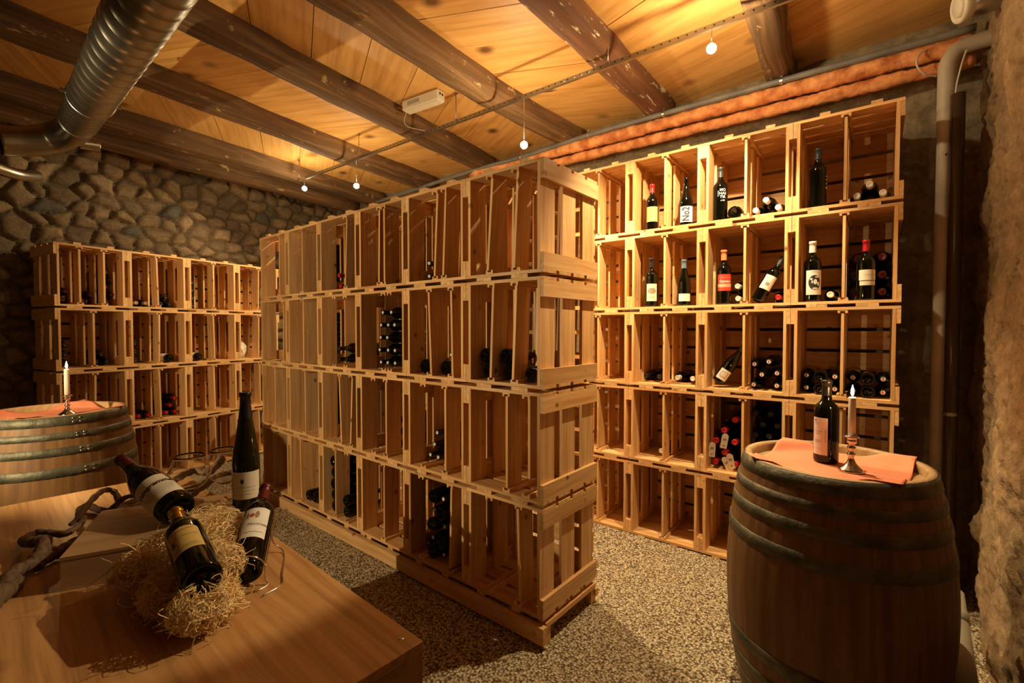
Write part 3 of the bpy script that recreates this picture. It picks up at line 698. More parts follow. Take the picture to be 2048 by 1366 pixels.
# paper tags on the red-capped bottles
for (y, z, t_), wd in zip(((.352, .205, .15), (.315, .085, -.2), (.335, .062, -.45), (.425, .14, .05)), ('highest, hanging over the middle necks', 'right-hand one, in front of the lowest bottle', 'lowest, slanting to the left', 'leftmost, turned nearly edge-on')):
    p, rot = hvec('R', 3, 1, .045, y, z)
    mb = MB(); P = [(-.019, -.05), (.019, -.05), (.019, .036), (.008, .048), (-.008, .048), (-.019, .036)]
    for s_ in (-.0004, .0004): mb.poly([(s_, a, b_) for a, b_ in (P if s_ > 0 else P[::-1])])
    o = mb.build('paper_tag', M['label_cream']); tag(o, 'cream paper neck tag on the red-capped bottles, '+wd, 'tag', 'paper tags on the red-capped bottles')
    o.location = p; o.rotation_euler = (t_, -.12, rot+.25)
    MB().box((-.0009, 0, .01), (.0006, .02, .012), 1).build('print', M['ink_soft'], o); MB().box((-.0009, 0, -.03), (.0006, .012, .008), 1).build('stamp', M['ink_soft'], o)
# crumpled wrapping in the back rack
p, rot = hvec('L', 1, 3, .20, .33, .10)
def blob(name, sx, sy, sz, amp, mat, seed, n=20, mm=16):
    r = random.Random(seed); mb = MB(); ph = [r.uniform(0, 6) for _ in range(9)]
    for j in range(mm+1):
        t = PI*j/mm
        for i in range(n):
            a = 2*PI*i/n; k = 1+amp*(math.sin(3*a+ph[0]+2*t)+.7*math.sin(5*a+ph[1]-4*t)+.6*math.sin(7*t+ph[2]+2*a)+.4*math.sin(11*a+9*t+ph[3]))
            mb.v.append(Vector((sx*k*math.sin(t)*math.cos(a), sy*k*math.sin(t)*math.sin(a), sz*k*math.cos(t))))
    for j in range(mm):
        for i in range(n):
            idx = [j*n+i, j*n+(i+1) % n, (j+1)*n+(i+1) % n, (j+1)*n+i]; mb.face(idx, [(0, 0, 0)]*4, False)
    return mb.mesh(name, mat)
o = link('crumpled_paper', blob('crumpled_paper', .05, .045, .085, .12, M['label_white'], 3)); o.location = p; tag(o, 'crumpled white wrapping paper in the second row of the back rack', 'paper')

# ------------------------------------------------------------------ barrels
def barrel(x, y, zt, label, phase=0):
    hgt = .95; zb = zt-hgt
    root = empty('wine_barrel', (x, y, zb), phase, label, 'barrel', None)
    def rad(z): t = (z-hgt/2)/(hgt/2); return .362-.062*abs(t)**2.0
    # staves: rings with grooves between staves
    n = 26; sub = 6; mb = MB(); zs = [hgt*i/28 for i in range(29)]
    wds = [rnd.uniform(.7, 1.3) for _ in range(n)]; tot = sum(wds); ang = []; a = 0
    for i in range(n):
        for k in range(sub): ang.append((a+wds[i]*k/sub, k, i))
        a += wds[i]
    NA = len(ang)
    for z in zs:
        for (aa, k, i) in ang:
            th = 2*PI*aa/tot; r = rad(z)-(.0022 if k == 0 else 0)
            mb.v.append(Vector((r*math.cos(th), r*math.sin(th), z)))
    st_off = [rnd.uniform(0, 60) for _ in range(n)]
    for j in range(len(zs)-1):
        for i in range(NA):
            i2 = (i+1) % NA; s_ = ang[i][2]; idx = [j*NA+i, j*NA+i2, (j+1)*NA+i2, (j+1)*NA+i]
            u0 = ang[i][0]/tot*2*PI*.34; u1 = (ang[i][0]+wds[s_]/sub)/tot*2*PI*.34
            mb.face(idx, [(zs[j]+st_off[s_], u0, st_off[s_]), (zs[j]+st_off[s_], u1, st_off[s_]), (zs[j+1]+st_off[s_], u1, st_off[s_]), (zs[j+1]+st_off[s_], u0, st_off[s_])], True)
    mb.build('staves', M['oak'], root)
    ri = .276
    MB().lathe([(rad(hgt)-.0005, hgt-.012), (rad(hgt)-.003, hgt), (ri, hgt), (ri-.004, hgt-.01), (ri-.008, hgt-.07)], 64).build('rim', M['rimoak'], root)
    mb = MB(); k = 6
    for i in range(k):
        x0 = -ri+2*ri*i/k; x1 = x0+2*ri/k; P = []
        for t in range(9): xx = x0+(x1-x0)*t/8; P.append((xx, -math.sqrt(max(0, ri*ri-xx*xx)), hgt-.035))
        for t in range(8, -1, -1): xx = x0+(x1-x0)*t/8; P.append((xx, math.sqrt(max(0, ri*ri-xx*xx)), hgt-.035))
        of = rnd.uniform(0, 30); mb.poly(P, [(p[1]+of, p[0]+of, 0) for p in P])
    mb.build('head', M['rimoak'], root)
    for z0, z1 in ((0, .05), (.078, .116), (.152, .196), (.25, .30)):
        for flip in (0, 1):
            a_, b_ = (hgt-z1, hgt-z0) if flip == 0 else (z0, z1)
            a_ += .002; b_ -= .002
            h = MB().lathe([(rad(a_)+.0003, a_), (rad(a_)+.003, a_+.001), (rad((a_+b_)/2)+.0034, (a_+b_)/2), (rad(b_)+.003, b_-.001), (rad(b_)+.0003, b_)], 72).build('hoop', M['hoop'], root)
            mb = MB(); th = .3+z0*.4
            for dz in (.3, .7):
                zz = a_+(b_-a_)*dz; r = rad(zz)+.0035
                for dth in (0, .09):
                    mb.lathe([(.0055, 0), (.004, .0022), (.0001, .003)], 10, (r*math.cos(th+dth), r*math.sin(th+dth), zz), basis_z((math.cos(th+dth), math.sin(th+dth), 0)))
            mb.build('rivet', M['steel'], h)
    return root
RBX, RBY, RBZ = 2.145, .188, .892
LBX, LBY, LBZ = .37, 3.56, .945
barrel(RBX, RBY, RBZ, 'upright oak wine barrel by the right-hand wall with a bottle and candle on it', 1.2)
barrel(LBX, LBY, LBZ, 'upright oak wine barrel at the left edge in front of the back rack', -1.75)
# napkins
def napkin(x, y, zhead, zrim, rot, half, fold, label, seed):
    n = 44; mb = MB(); r = random.Random(seed); ph = [r.uniform(0, 6) for _ in range(4)]
    cr, sr = math.cos(rot), math.sin(rot)
    for j in range(n+1):
        for i in range(n+1):
            a = (i/n-.5)*2*half; b_ = (j/n-.5)*2*half
            px = a*cr-b_*sr; py = a*sr+b_*cr; rr = math.hypot(px, py)
            z = zhead+.002+.0022*(1+math.sin(9*px+ph[0])*math.sin(8*py+ph[1]))
            t = (rr-.222)/.05; t = max(0, min(1, t)); t = t*t*(3-2*t)
            z = z+(zrim+.004-z)*t
            if rr > .30: z += fold(math.atan2(py, px))*(rr-.30)
            mb.v.append(Vector((px, py, z-zhead)))
    for j in range(n):
        for i in range(n):
            idx = [j*(n+1)+i, j*(n+1)+i+1, (j+1)*(n+1)+i+1, (j+1)*(n+1)+i]; mb.face(idx, [(0, 0, 0)]*4, True)
    o = mb.build('cloth_napkin', M['cloth'], None, (x, y, zhead)); tag(o, label, 'napkin')
    md = o.modifiers.new('s', 'SOLIDIFY'); md.thickness = .0016; md.offset = 1
    return o
Rv = (math.sin(YAW), -math.cos(YAW)); aR = math.atan2(Rv[1], Rv[0])
napkin(RBX, RBY, RBZ-.035, RBZ, aR+PI/4+.0, .228, lambda a: .5 if math.cos(a-aR) < -.3 else .05, 'salmon cloth napkin spread over the right-hand barrel, corners over the rim', 1)
napkin(LBX, LBY, LBZ-.035, LBZ, aR+PI/4+.35, .228, lambda a: .3, 'salmon cloth napkin spread over the left-hand barrel', 2)
# candlesticks and candles
FLAME = emit('candle flame', CANDLEC, 700)
def candle(x, y, z, hs, hc, where, lean=0):
    s = hs/.135
    prof = [(.0001, 0), (.040, 0), (.041, .004), (.036, .010), (.024, .020), (.015, .032), (.010, .045), (.0085, .055), (.013, .060), (.0135, .066), (.008, .070), (.0075, .078), (.013, .083), (.014, .090), (.008, .094), (.0095, .100), (.0155, .106), (.0165, .116), (.014, .122), (.024, .126), (.025, .130), (.016, .135), (.012, .128), (.0001, .128)]
    o = MB().lathe([(r*(1 if s > .9 else .95), z_*s) for r, z_ in prof], 32).build('candlestick', M['silver'], None, (x, y, z))
    tag(o, 'small turned silver candlestick standing on the %s' % where, 'candlestick')
    zc = z+.128*s
    c = MB().lathe([(.0118, 0), (.0118, hc*.5), (.0112, hc-.004), (.0095, hc), (.006, hc-.002), (.0001, hc-.003)], 24, cap0=True).build('candle', M['wax'], None, (x, y, zc))
    c.rotation_euler = (0, lean, 0)
    tag(c, 'lit cream taper candle in the candlestick on the %s' % where, 'candle')
    MB().tube([(0, 0, hc-.003), (.0005, 0, hc+.006), (.002, 0, hc+.011)], .0009, 6).build('wick', M['black'], c)
    MB().lathe([(.0005, hc+.004), (.0038, hc+.009), (.0052, hc+.015), (.0044, hc+.024), (.0022, hc+.034), (.0003, hc+.044)], 14).build('flame', FLAME, c)
candle(2.108, .128, RBZ-.035+.006, .135, .145, 'right-hand barrel')
candle(.417, 3.512, LBZ-.035+.006, .110, .145, 'left-hand barrel')
o = bottle('bordeaux', 'cap_black', 'dark bottle with a tall plain pink-white label standing on the right-hand barrel', None)
patch(o, 'bordeaux', .050, .03, .165, 'label_pink', RB_); wrap_shape([ell(-.014, .155, .005, .0025)], RB_, 'ink_red', o, 'crest')
wrap_shape(rects([(-.010, .146, .022, .0012), (-.008, .142, .014, .001), (-.004, .115, .026, .0018), (-.004, .107, .018, .0016), (-.006, .083, .026, .0012), (-.006, .079, .024, .0012), (-.008, .075, .02, .0012), (-.006, .052, .026, .001), (.019, .10, .0014, .05)]), RB_, 'ink_soft', o, 'lettering')
# turn label a little to the viewer's left
o.location = (2.200, .215, RBZ-.035+.0065); o.rotation_euler = (0, 0, .10-.55); o.scale = (1.13, 1.13, 1.07)

# ------------------------------------------------------------------ display table (front left)
tr = -.030
t0 = empty('display_table', (.333, 1.55, 0), tr, 'large boxy pine display table in the left foreground', 'table')
ZT = .77; TX, TY = .56, 1.66
mb = MB()
for i in range(1): mb.box((0, 0, ZT-.011), (TX, TY, .022), 1)
tp = mb.build('tabletop', M['table'], t0); bv = tp.modifiers.new('b', 'BEVEL'); bv.width = .0025; bv.segments = 2
zlow = fz(1.5)-.0
for nm, c_, d_ in (('side_panel', (TX/2-.016, 0), (.012, TY-.03)), ('side_panel', (-TX/2+.016, 0), (.012, TY-.03)), ('end_panel', (0, -TY/2+.024), (TX-.04, .012)), ('end_panel', (0, TY/2-.024), (TX-.04, .012))):
    MB().box((c_[0], c_[1], (ZT-.022+zlow)/2), (d_[0], d_[1], ZT-.022-zlow), 2 if nm == 'end_panel' else 1).build(nm, M['table'], t0)
for sx in (-1, 1):
    for sy in (-1, 1):
        MB().box((sx*(TX/2-.022), sy*(TY/2-.022), (ZT-.022+zlow)/2), (.04, .04, ZT-.0225-zlow), 2).build('leg', M['table'], t0)
for sy in (-1, 1):
    MB().box((0, sy*(TY/2-.010), ZT-.052), (TX-.085, .018, .058), 0).build('rail', M['table'], t0)
    MB().box((0, sy*(TY/2-.010), zlow+.04), (TX-.085, .018, .058), 0).build('rail', M['table'], t0)
mb = MB()
for px, py in ((.255, -.79), (-.255, -.79), (.255, .79), (-.255, .79), (.262, 0)):
    mb.lathe([(.006, 0), (.005, .0008), (.0001, .0002)], 12, (px, py, ZT+.0001))
mb.build('screw', M['steel'], t0)
# flat wine box
bx = empty('wine_box', (.159, 1.500, ZT+.0003), math.atan2(-.385, .923), 'flat wooden wine box with a branded oval mark, lying on the display table', 'box')
BXL, BXD, BXH = .41, .32, .08
mb = MB(); t_ = .009
mb.box((BXL/2, t_/2, BXH/2-.004), (BXL, t_, BXH-.008), 0); mb.box((BXL/2, BXD-t_/2, BXH/2-.004), (BXL, t_, BXH-.008), 0)
mb.box((t_/2, BXD/2, BXH/2-.004), (t_, BXD-2*t_, BXH-.008), 1); mb.box((BXL-t_/2, BXD/2, BXH/2-.004), (t_, BXD-2*t_, BXH-.008), 1)
mb.build('body', M['box'], bx)
ld_ = MB().box((BXL/2, BXD/2, BXH-.004), (BXL+.002, BXD+.002, .008), 0).build('lid', M['box'], bx)
mb = MB()
def ring2(mb, cx, cy, a, b_, th, z, n=28):
    for i in range(n):
        t0_, t1_ = 2*PI*i/n, 2*PI*(i+1)/n
        mb.poly([(cx+(a-th)*math.cos(t0_), cy+(b_-th)*math.sin(t0_), z), (cx+a*math.cos(t0_), cy+b_*math.sin(t0_), z), (cx+a*math.cos(t1_), cy+b_*math.sin(t1_), z), (cx+(a-th)*math.cos(t1_), cy+(b_-th)*math.sin(t1_), z)])
ring2(mb, .175, .045, .042, .021, .002, BXH+.0006); ring2(mb, .158, .045, .014, .015, .002, BXH+.0006); ring2(mb, .182, .045, .009, .008, .002, BXH+.0006)
mb.build('brand_mark', M['ink_soft'], bx)
MB().lathe([(.006, 0), (.004, .0008), (.0001, .0003)], 12, (.277, .262, BXH+.0002)).build('screw', M['steel'], bx)
# the five bottles on the table
o = bottle('flute', 'cap_black', 'tall slender brown-green bottle with cream label standing at the back of the wine box', None, .27)
patch(o, 'flute', .085, .035, .115, 'label_cream', RB_); wrap_shape([ell(-.008, .088, .005, .007)], RB_, 'ink', o, 'crest'); wrap_shape(script(0, .070, .055, .0012)+rects([(0, .061, .05, .0008), (0, .05, .035, .0008)]), RB_, 'ink_soft', o, 'lettering')
o.location = (.565, 1.500, ZT+BXH+.0008); o.rotation_euler = (0, 0, 1.13)
o = bottle('burgundy', 'cap_darkred', 'sloping-shoulder bottle lying on the wine box, cream label reading Telegramme', None, .235)
patch(o, 'burgundy', .125, .028, .118, 'label_cream', RG_); wrap_text('Telegramme', .020, .012, .086, RG_, 'ink', o, bold=.0005, sx=.92)
wrap_shape(rects([(.012, .070-.0045*i, .085-.004*i, .0008) for i in range(6)]), RG_, 'ink_soft', o, 'lettering')
lay(o, (.392, 1.497, .893), (.330, 1.795, .990), -.25, 1.1)
o = bottle('bordeaux', 'cap_gold', 'bottle with gold capsule and arched gold label lying in the wood wool', None, .245)
patch(o, 'bordeaux', .066, .07, .150, 'label_gold', RB_); wrap_shape([ell(0, .149, .033, .014, 18, 0, PI)+[(-.033, .149)]], RB_, 'label_gold', o, 'label_arch', .0005)
wrap_shape(script(0, .150, .045, .003, 14, .0012), RB_, 'ink_red', o, 'lettering'); wrap_shape(script(.004, .125, .05, .006, 10, .0005), RB_, 'ink_green', o, 'engraving'); wrap_shape(rects([(0, .088, .05, .0008), (0, .084, .045, .0008), (0, .080, .05, .0008)]), RB_, 'ink_green', o, 'small_print'); wrap_shape([ell(-.022, .118, .003, .008), ell(-.022, .108, .007, .003)], RB_, 'ink', o, 'ornament')
lay(o, (.318, 1.068, .880), (.350, 1.360, .935), -.1)
o = bottle('bordeaux', 'cap_darkred', 'bottle with dark red capsule and white Montrose label propped on a wire stand', None, .238)
patch(o, 'bordeaux', .062, .075, .175, 'label_white', RB_); wrap_text('Montrose', .0125, .006, .118, RB_, 'ink', o, sx=1.0, shear=.4)
wrap_shape([ell(-.010, .150, .004, .005), ell(-.021, .150, .004, .010), ell(.001, .150, .005, .012)], RB_, 'ink_soft', o, 'crest'); wrap_shape([ell(-.010, .149, .0045, .006)], RB_, 'ink_red', o, 'crest_shield', .0014)
wrap_shape(script(0, .092, .045, .001), RB_, 'ink_soft', o, 'lettering')
CB, CN = Vector((.438, 1.180, .808)), Vector((.583, 1.411, .924))
lay(o, CB, CN, -.12, 1.0)
# wire stand
ax = (CN-CB).normalized(); sd = ax.cross(Vector((0, 0, 1))).normalized(); upv = sd.cross(ax).normalized()
mb = MB()
def ringp(t, r, a0, a1, n=16): c_ = CB+ax*t; return [c_+(sd*math.cos(a0+(a1-a0)*i/n)+upv*math.sin(a0+(a1-a0)*i/n))*r for i in range(n+1)]
r_ = .0415
arc = ringp(.012, r_, PI*1.0, 0)
mb.tube(arc, .0018, 8)
zt = ZT+.0025
foot = [arc[-1], arc[-1]-Vector((0, 0, .02)), Vector((arc[-1].x, arc[-1].y, zt+.01)), Vector((arc[-1].x, arc[-1].y-.012, zt)), Vector((arc[-1].x-.03, arc[-1].y-.02, zt)), Vector((arc[-1].x-.06, arc[-1].y-.005, zt))]
mb.tube(smooth_path(foot), .0018, 8)
foot = [arc[0], arc[0]-Vector((0, 0, .02)), Vector((arc[0].x, arc[0].y, zt+.006)), Vector((arc[0].x+.012, arc[0].y-.004, zt)), Vector((arc[0].x+.035, arc[0].y-.02, zt))]
mb.tube(smooth_path(foot), .0018, 8)
c2 = CB+ax*.20
leg = [Vector((arc[-1].x, arc[-1].y, arc[-1].z)), CB+ax*.06+sd*r_, CB+ax*.14+sd*(r_), c2+sd*.043-upv*.02, c2+sd*.035-upv*.05, Vector((c2.x+sd.x*.03, c2.y+sd.y*.03, zt+.03)), Vector((c2.x+sd.x*.05, c2.y+sd.y*.05-.02, zt)), Vector((.525, 1.18, zt)), Vector((.50, 1.13, zt)), Vector((.45, 1.115, zt))]
mb.tube(smooth_path(leg), .0018, 8)
leg = [arc[0], CB+ax*.06-sd*r_, CB+ax*.14-sd*r_, c2-sd*.043-upv*.02, c2-sd*.03-upv*.05, Vector((c2.x-sd.x*.03, c2.y-sd.y*.03, zt+.03)), Vector((c2.x, c2.y, zt))]
mb.tube(smooth_path(leg), .0018, 8)
mb.tube(ringp(.13, r_, PI, 2*PI), .0018, 8)
tag(mb.build('wire_bottle_stand', M['chrome']), 'looped chrome wire stand holding the white-labelled bottle on the display table', 'bottle stand')
# wine glasses
gp = [(.0001, .0), (.034, 0), (.0345, .0008), (.030, .002), (.012, .004), (.0045, .009), (.0033, .02), (.0033, .045), (.005, .052), (.015, .058), (.035, .072), (.050, .090), (.0565, .108), (.0555, .122), (.048, .142), (.041, .160), (.0385, .167)]
gi = [(max(.0001, r-.0007), z) for r, z in gp[::-1] if z > .056]+[(.0001, .0565)]
GL = MB().lathe(gp+gi, 40).mesh('wine_glass', M['glass'])
for (x, y, s_), wd in zip(((.450, 1.605, .97), (.543, 1.603, .97)), ('nearer the lying bottle', 'beside the tall slender bottle')):
    o = link('wine_glass', GL, None, (x, y, ZT+BXH+.0008)); o.scale = (s_,)*3; tag(o, 'empty round-bowled wine glass on the box, '+wd, 'wine glass')
# twisted vine wood
vn = empty('twisted_vine', (.2, 1.7, ZT), 0, 'long twisted dark vine branch lying across the back of the display table', 'vine branch')
def vine(pts, rr, name='branch', k=7):
    rr = [q*.80 for q in rr]; P = smooth_path([Vector((p[0], p[1], ZT+(p[2]-ZT)*.85))-Vector((.2, 1.7, ZT)) for p in pts], k); n = len(P); r2 = random.Random(len(pts))
    R_ = []
    for i in range(n):
        t = i/(n-1)*(len(rr)-1); a = int(min(t, len(rr)-2)); f_ = t-a
        R_.append((rr[a]*(1-f_)+rr[a+1]*f_)*(1+.10*math.sin(i*1.1)+.07*r2.uniform(-1, 1)))
    mb = MB(); mb.tube(P, R_, 12); return mb.build(name, M['vine'], vn)
def zz(pts, z): return [(p[0], p[1], zv) for p, zv in zip(pts, z if hasattr(z, '__len__') else [z]*len(pts))]
A_ = [(.07, 1.547), (.082, 1.607), (.102, 1.651), (.125, 1.667), (.145, 1.697), (.157, 1.755), (.147, 1.784), (.136, 1.806), (.126, 1.862), (.139, 1.903), (.159, 1.918), (.185, 1.886), (.208, 1.854), (.232, 1.87), (.254, 1.919), (.261, 2.025), (.276, 2.097), (.297, 2.097), (.311, 2.028), (.326, 1.96), (.345, 1.924), (.376, 1.949), (.42, 1.90)]
vine(zz(A_, [.795, .80, .80, .80, .812, .822, .82, .812, .80, .795, .795, .795, .795, .80, .80, .795, .79, .79, .79, .80, .805, .80, .80]), [.022, .019, .021, .017, .015, .013, .011, .011, .013, .013, .012])
vine([(.02, 1.43, .81), (.045, 1.50, .80), (.07, 1.536, .80), (.082, 1.556, .797), (.095, 1.58, .79), (.095, 1.632, .79)], [.030, .030, .024, .02, .018, .012], 'knotted_end')
vine([(.135, 1.66, .785)]+zz([(.143, 1.683), (.162, 1.708), (.182, 1.725), (.209, 1.753), (.242, 1.785), (.278, 1.825), (.312, 1.845), (.353, 1.85), (.44, 1.82), (.52, 1.85)], .792), [.013, .018, .019, .018, .016, .017, .015, .016])
vine(zz([(.227, 1.924), (.251, 1.944), (.281, 2.002), (.314, 2.077), (.343, 2.133), (.365, 2.128), (.367, 2.068), (.351, 1.98)], [.795, .81, .83, .835, .83, .82, .805, .79]), [.006, .012, .012, .011, .012, .010])
vine(zz([(.27, 1.845), (.302, 1.905), (.319, 1.908), (.336, 1.887), (.362, 1.879), (.42, 1.90)], [.79, .80, .81, .81, .80, .80]), [.011, .013, .012, .014])
vine([(.345, 1.93, .79), (.365, 1.985, .80), (.39, 2.001, .80), (.414, 2.057, .795), (.438, 2.092, .79), (.516, 2.107, .795), (.545, 2.161, .80), (.597, 2.208, .805), (.646, 2.232, .805), (.674, 2.181, .80), (.716, 2.219, .815), (.751, 2.27, .825)], [.012, .014, .014, .015, .017, .018, .018, .016, .02, .026])
vine([(.40, 1.87, .79), (.52, 1.917, .795), (.567, 1.962, .80), (.638, 2.048, .80), (.69, 2.095, .80), (.733, 2.093, .805), (.80, 2.09, .81)], [.013, .017, .018, .018, .016, .012])
vine([(.31, 1.90, .79), (.318, 1.86, .84), (.335, 1.815, .885), (.36, 1.78, .90)], [.015, .013, .010, .006], 'side_shoot')

# wood wool nest
def strands(blobs, count, seed):
    r = random.Random(seed); V = []; F = []; cols = []
    def inside(p, k=1.0):
        for (c_, rad) in blobs:
            if sum(((p[i]-c_[i])/(rad[i]*k))**2 for i in range(3)) < 1: return True
        return False
    n = 0
    while n < count:
        c_, rad = r.choice(blobs)
        d = Vector((r.gauss(0, 1), r.gauss(0, 1), r.gauss(0, 1))).normalized()*(r.random()**.33)
        p = Vector((c_[0]+d.x*rad[0], c_[1]+d.y*rad[1], c_[2]+d.z*rad[2]))
        if p.z < ZT+.003: continue
        t = Vector((r.gauss(0, 1), r.gauss(0, 1), r.gauss(0, .6))).normalized(); kz = Vector((r.gauss(0, 1), r.gauss(0, 1), r.gauss(0, 1))).normalized()
        curl = r.uniform(4, 22); stp = r.uniform(.0035, .006); m_ = r.randint(9, 17); wd = r.uniform(.0005, .0010); pts = []
        loose = 1.05 if r.random() < .9 else 1.5
        for i in range(m_):
            pts.append(p.copy()); q = p+t*stp
            if not inside(q, loose):
                cc = min(blobs, key=lambda b_: (Vector(b_[0])-p).length); t = (t+(Vector(cc[0])-p).normalized()*.7).normalized(); q = p+t*stp
            if q.z < ZT+.0015: t.z = abs(t.z)*.5; q = p+t*stp; q.z = max(q.z, ZT+.0015)
            # keep out of the lying bottles
            for a_, b_, rb in BARS:
                ab = b_-a_; s_ = max(0, min(1, (q-a_).dot(ab)/ab.dot(ab))); near = a_+ab*s_; dd = q-near
                if dd.length < rb: q = near+dd.normalized()*rb
            p = q; t = (t+kz.cross(t)*curl*stp+Vector((r.gauss(0, .16), r.gauss(0, .16), r.gauss(0, .12)))).normalized()
        base = len(V)
        for i, q in enumerate(pts):
            tt = (pts[min(i+1, m_-1)]-pts[max(i-1, 0)]).normalized(); u = tt.cross(kz).normalized(); v_ = tt.cross(u)
            V += [q+u*wd, q-u*wd*.5+v_*wd*.9, q-u*wd*.5-v_*wd*.9]
        for i in range(len(pts)-1):
            for k in range(3):
                F.append((base+i*3+k, base+i*3+(k+1) % 3, base+(i+1)*3+(k+1) % 3, base+(i+1)*3+k))
        n += 1
    return V, F
BARS = [(Vector((.318, 1.068, .880)), Vector((.336, 1.236, .912)), .0385), (CB, CB+(CN-CB)*.7, .040), (Vector((.392, 1.497, .893)), Vector((.36, 1.64, .94)), .046)]
def nest(blobs, count, seed, label):
    V, F = strands(blobs, count, seed)
    me = bpy.data.meshes.new('wood_wool'); me.from_pydata([tuple(v) for v in V], [], F); me.materials.append(M['straw']); me.update()
    o = link('wood_wool', me); return tag(o, label, 'wood wool', kind='stuff')
nest([((.318, 1.325, .835), (.085, .075, .062)), ((.275, 1.34, .835), (.045, .045, .045)), ((.335, 1.150, .812), (.070, .060, .045)), ((.300, 1.20, .82), (.06, .06, .05)), ((.395, 1.205, .835), (.050, .062, .058)), ((.312, 1.060, .832), (.058, .042, .050)), ((.345, 1.10, .80), (.05, .04, .03)),
      ((.432, 1.40, .872), (.075, .085, .035)), ((.40, 1.31, .84), (.075, .08, .06)), ((.335, 1.14, .80), (.075, .075, .028)), ((.35, 1.24, .82), (.08, .08, .045))], 5200, 5, 'tangled nest of pale wood wool around the gold-labelled bottle on the display table')

# ------------------------------------------------------------------ lamps on the ceiling rail
def railx(y): return 2.545-(y+.25)*(2.545-2.350)/(4.66+.25)
ZR = 2.92
rl = empty('lamp_rail', (0, 0, 0), 0, 'long thin perforated metal rail hung under the ceiling beams carrying the bulbs', 'rail')
mb = MB(); P0 = Vector((railx(-.28), -.28, ZR)); P1 = Vector((railx(4.66), 4.66, ZR)); dv = (P1-P0); az = math.atan2(dv.y, dv.x)-PI/2
Rz = Matrix.Rotation(az, 3, 'Z')
mb.box((P0+P1)/2, (.002, dv.length, .026), 1, Rz); mb.box((P0+P1)/2+Vector((.008, 0, -.012)), (.016, dv.length, .002), 1, Rz)
mb.build('bar', M['steel'], rl)
mb = MB(); y = -.2
while y < 4.6:
    mb.box((railx(y)-.0012, y, ZR+.002), (.0008, .009, .007), 1, Rz); y += .045
mb.build('perforations', M['black'], rl)
for yy in (4.78, 3.75, 2.55, 1.33, .1):
    x = railx(yy)+(.0 if yy > 1 else 0)
    o_ = MB().tube([(x, yy, ZR-.005), (x, yy, 3.125)], .0032, 8).build('hanger_rod', M['steel'], rl)
    MB().box((x, yy, ZR), (.012, .022, .034), 2).build('clip', M['steel'], rl); MB().lathe([(.012, 3.118), (.012, 3.124), (.0001, 3.125)], 10, (x, yy, 0)).build('ceiling_washer', M['steel'], rl)
mb = MB()
for yy in (4.3, 1.55, 1.50, 1.62, 1.45): mb.lathe([(.005, -.004), (.005, .004), (.0001, .005)], 8, (railx(yy)-.001, yy, ZR), basis_z((-1, 0, 0)))
mb.build('bolt', M['tape'], rl)
BR = .0235
def lamp(pos, st, watts, aim, cone, where, zt=ZR-.012, grp='small bare bulbs hanging from the rail'):
    x, y, z = pos
    root = empty('pendant_lamp', (x, y, z), 0, 'small glowing bulb hanging on a rod '+where, 'lamp', grp)
    MB().tube([(0, 0, .030), (0, 0, zt-z)], .0028, 8).build('rod', M['steel'], root)
    MB().lathe([(.006, .032), (.0075, .030), (.0075, .014), (.005, .011)], 14, cap0=True).build('socket', M['steel'], root)
    e = emit('bulb glow', LAMPC, st)
    MB().lathe([(BR*math.sin(PI*i/8)+.00002, -BR*math.cos(PI*i/8)) for i in range(9)], 14).build('bulb', e, root)
    a_ = Vector(aim).normalized(); ldt = bpy.data.lights.new('beam_light', 'SPOT'); ldt.energy = watts; ldt.color = LAMPC
    ldt.spot_size = math.radians(cone); ldt.spot_blend = .35; ldt.shadow_soft_size = .012
    lo = bpy.data.objects.new('beam_light', ldt); COL.objects.link(lo); lo.parent = root; lo.location = a_*.027
    lo.rotation_mode = 'QUATERNION'; lo.rotation_quaternion = Vector((0, 0, -1)).rotation_difference(a_)
    return root
for L_ in LAMPS: lamp(*L_)
lamp(*ADDED_TABLE_SPOT, 'beyond near rail end, added to light the table', grp=None)
lamp(*UNSEEN_SIDE_LAMP, 'unseen at left, standing in for an inferred source', zt=3.125, grp=None)
# cream light box on the ceiling
lb = empty('light_box', (2.31, 2.775, ZC), math.atan2(.05, -.33)*0+.12, 'cream emergency light box screwed to the ceiling between two beams', 'light box')
b1 = MB().box((0, 0, -.045), (.085, .36, .075), 1).build('housing', M['cream'], lb); bv = b1.modifiers.new('b', 'BEVEL'); bv.width = .012; bv.segments = 3
MB().box((0, 0, -.084), (.06, .33, .006), 1).build('diffuser', M['label_cream'], lb)
mb = MB()
for i in range(5): mb.box((-.0428, .06+.0*i, -.030-.006*i), (.001, .12, .002), 1)
mb.build('vent_slots', M['black'], lb)
mb = MB()
for q in (-.015, .012): mb.lathe([(.009, 0), (.008, .003), (.0001, .003)], 10, (q, -.1805, -.035), basis_z((0, -1, 0)))
mb.build('plug', M['black'], lb)
o = MB().tube(smooth_path([(2.28, 2.93, 3.05), (2.27, 2.95, 2.98), (2.29, 2.94, 2.945), (2.32, 2.92, 2.935), (2.40, 2.86, 2.925)]), .002, 6).build('cable_loop', M['wire']); tag(o, 'thin pale cable looping from the cream light box to the rail', 'cable')

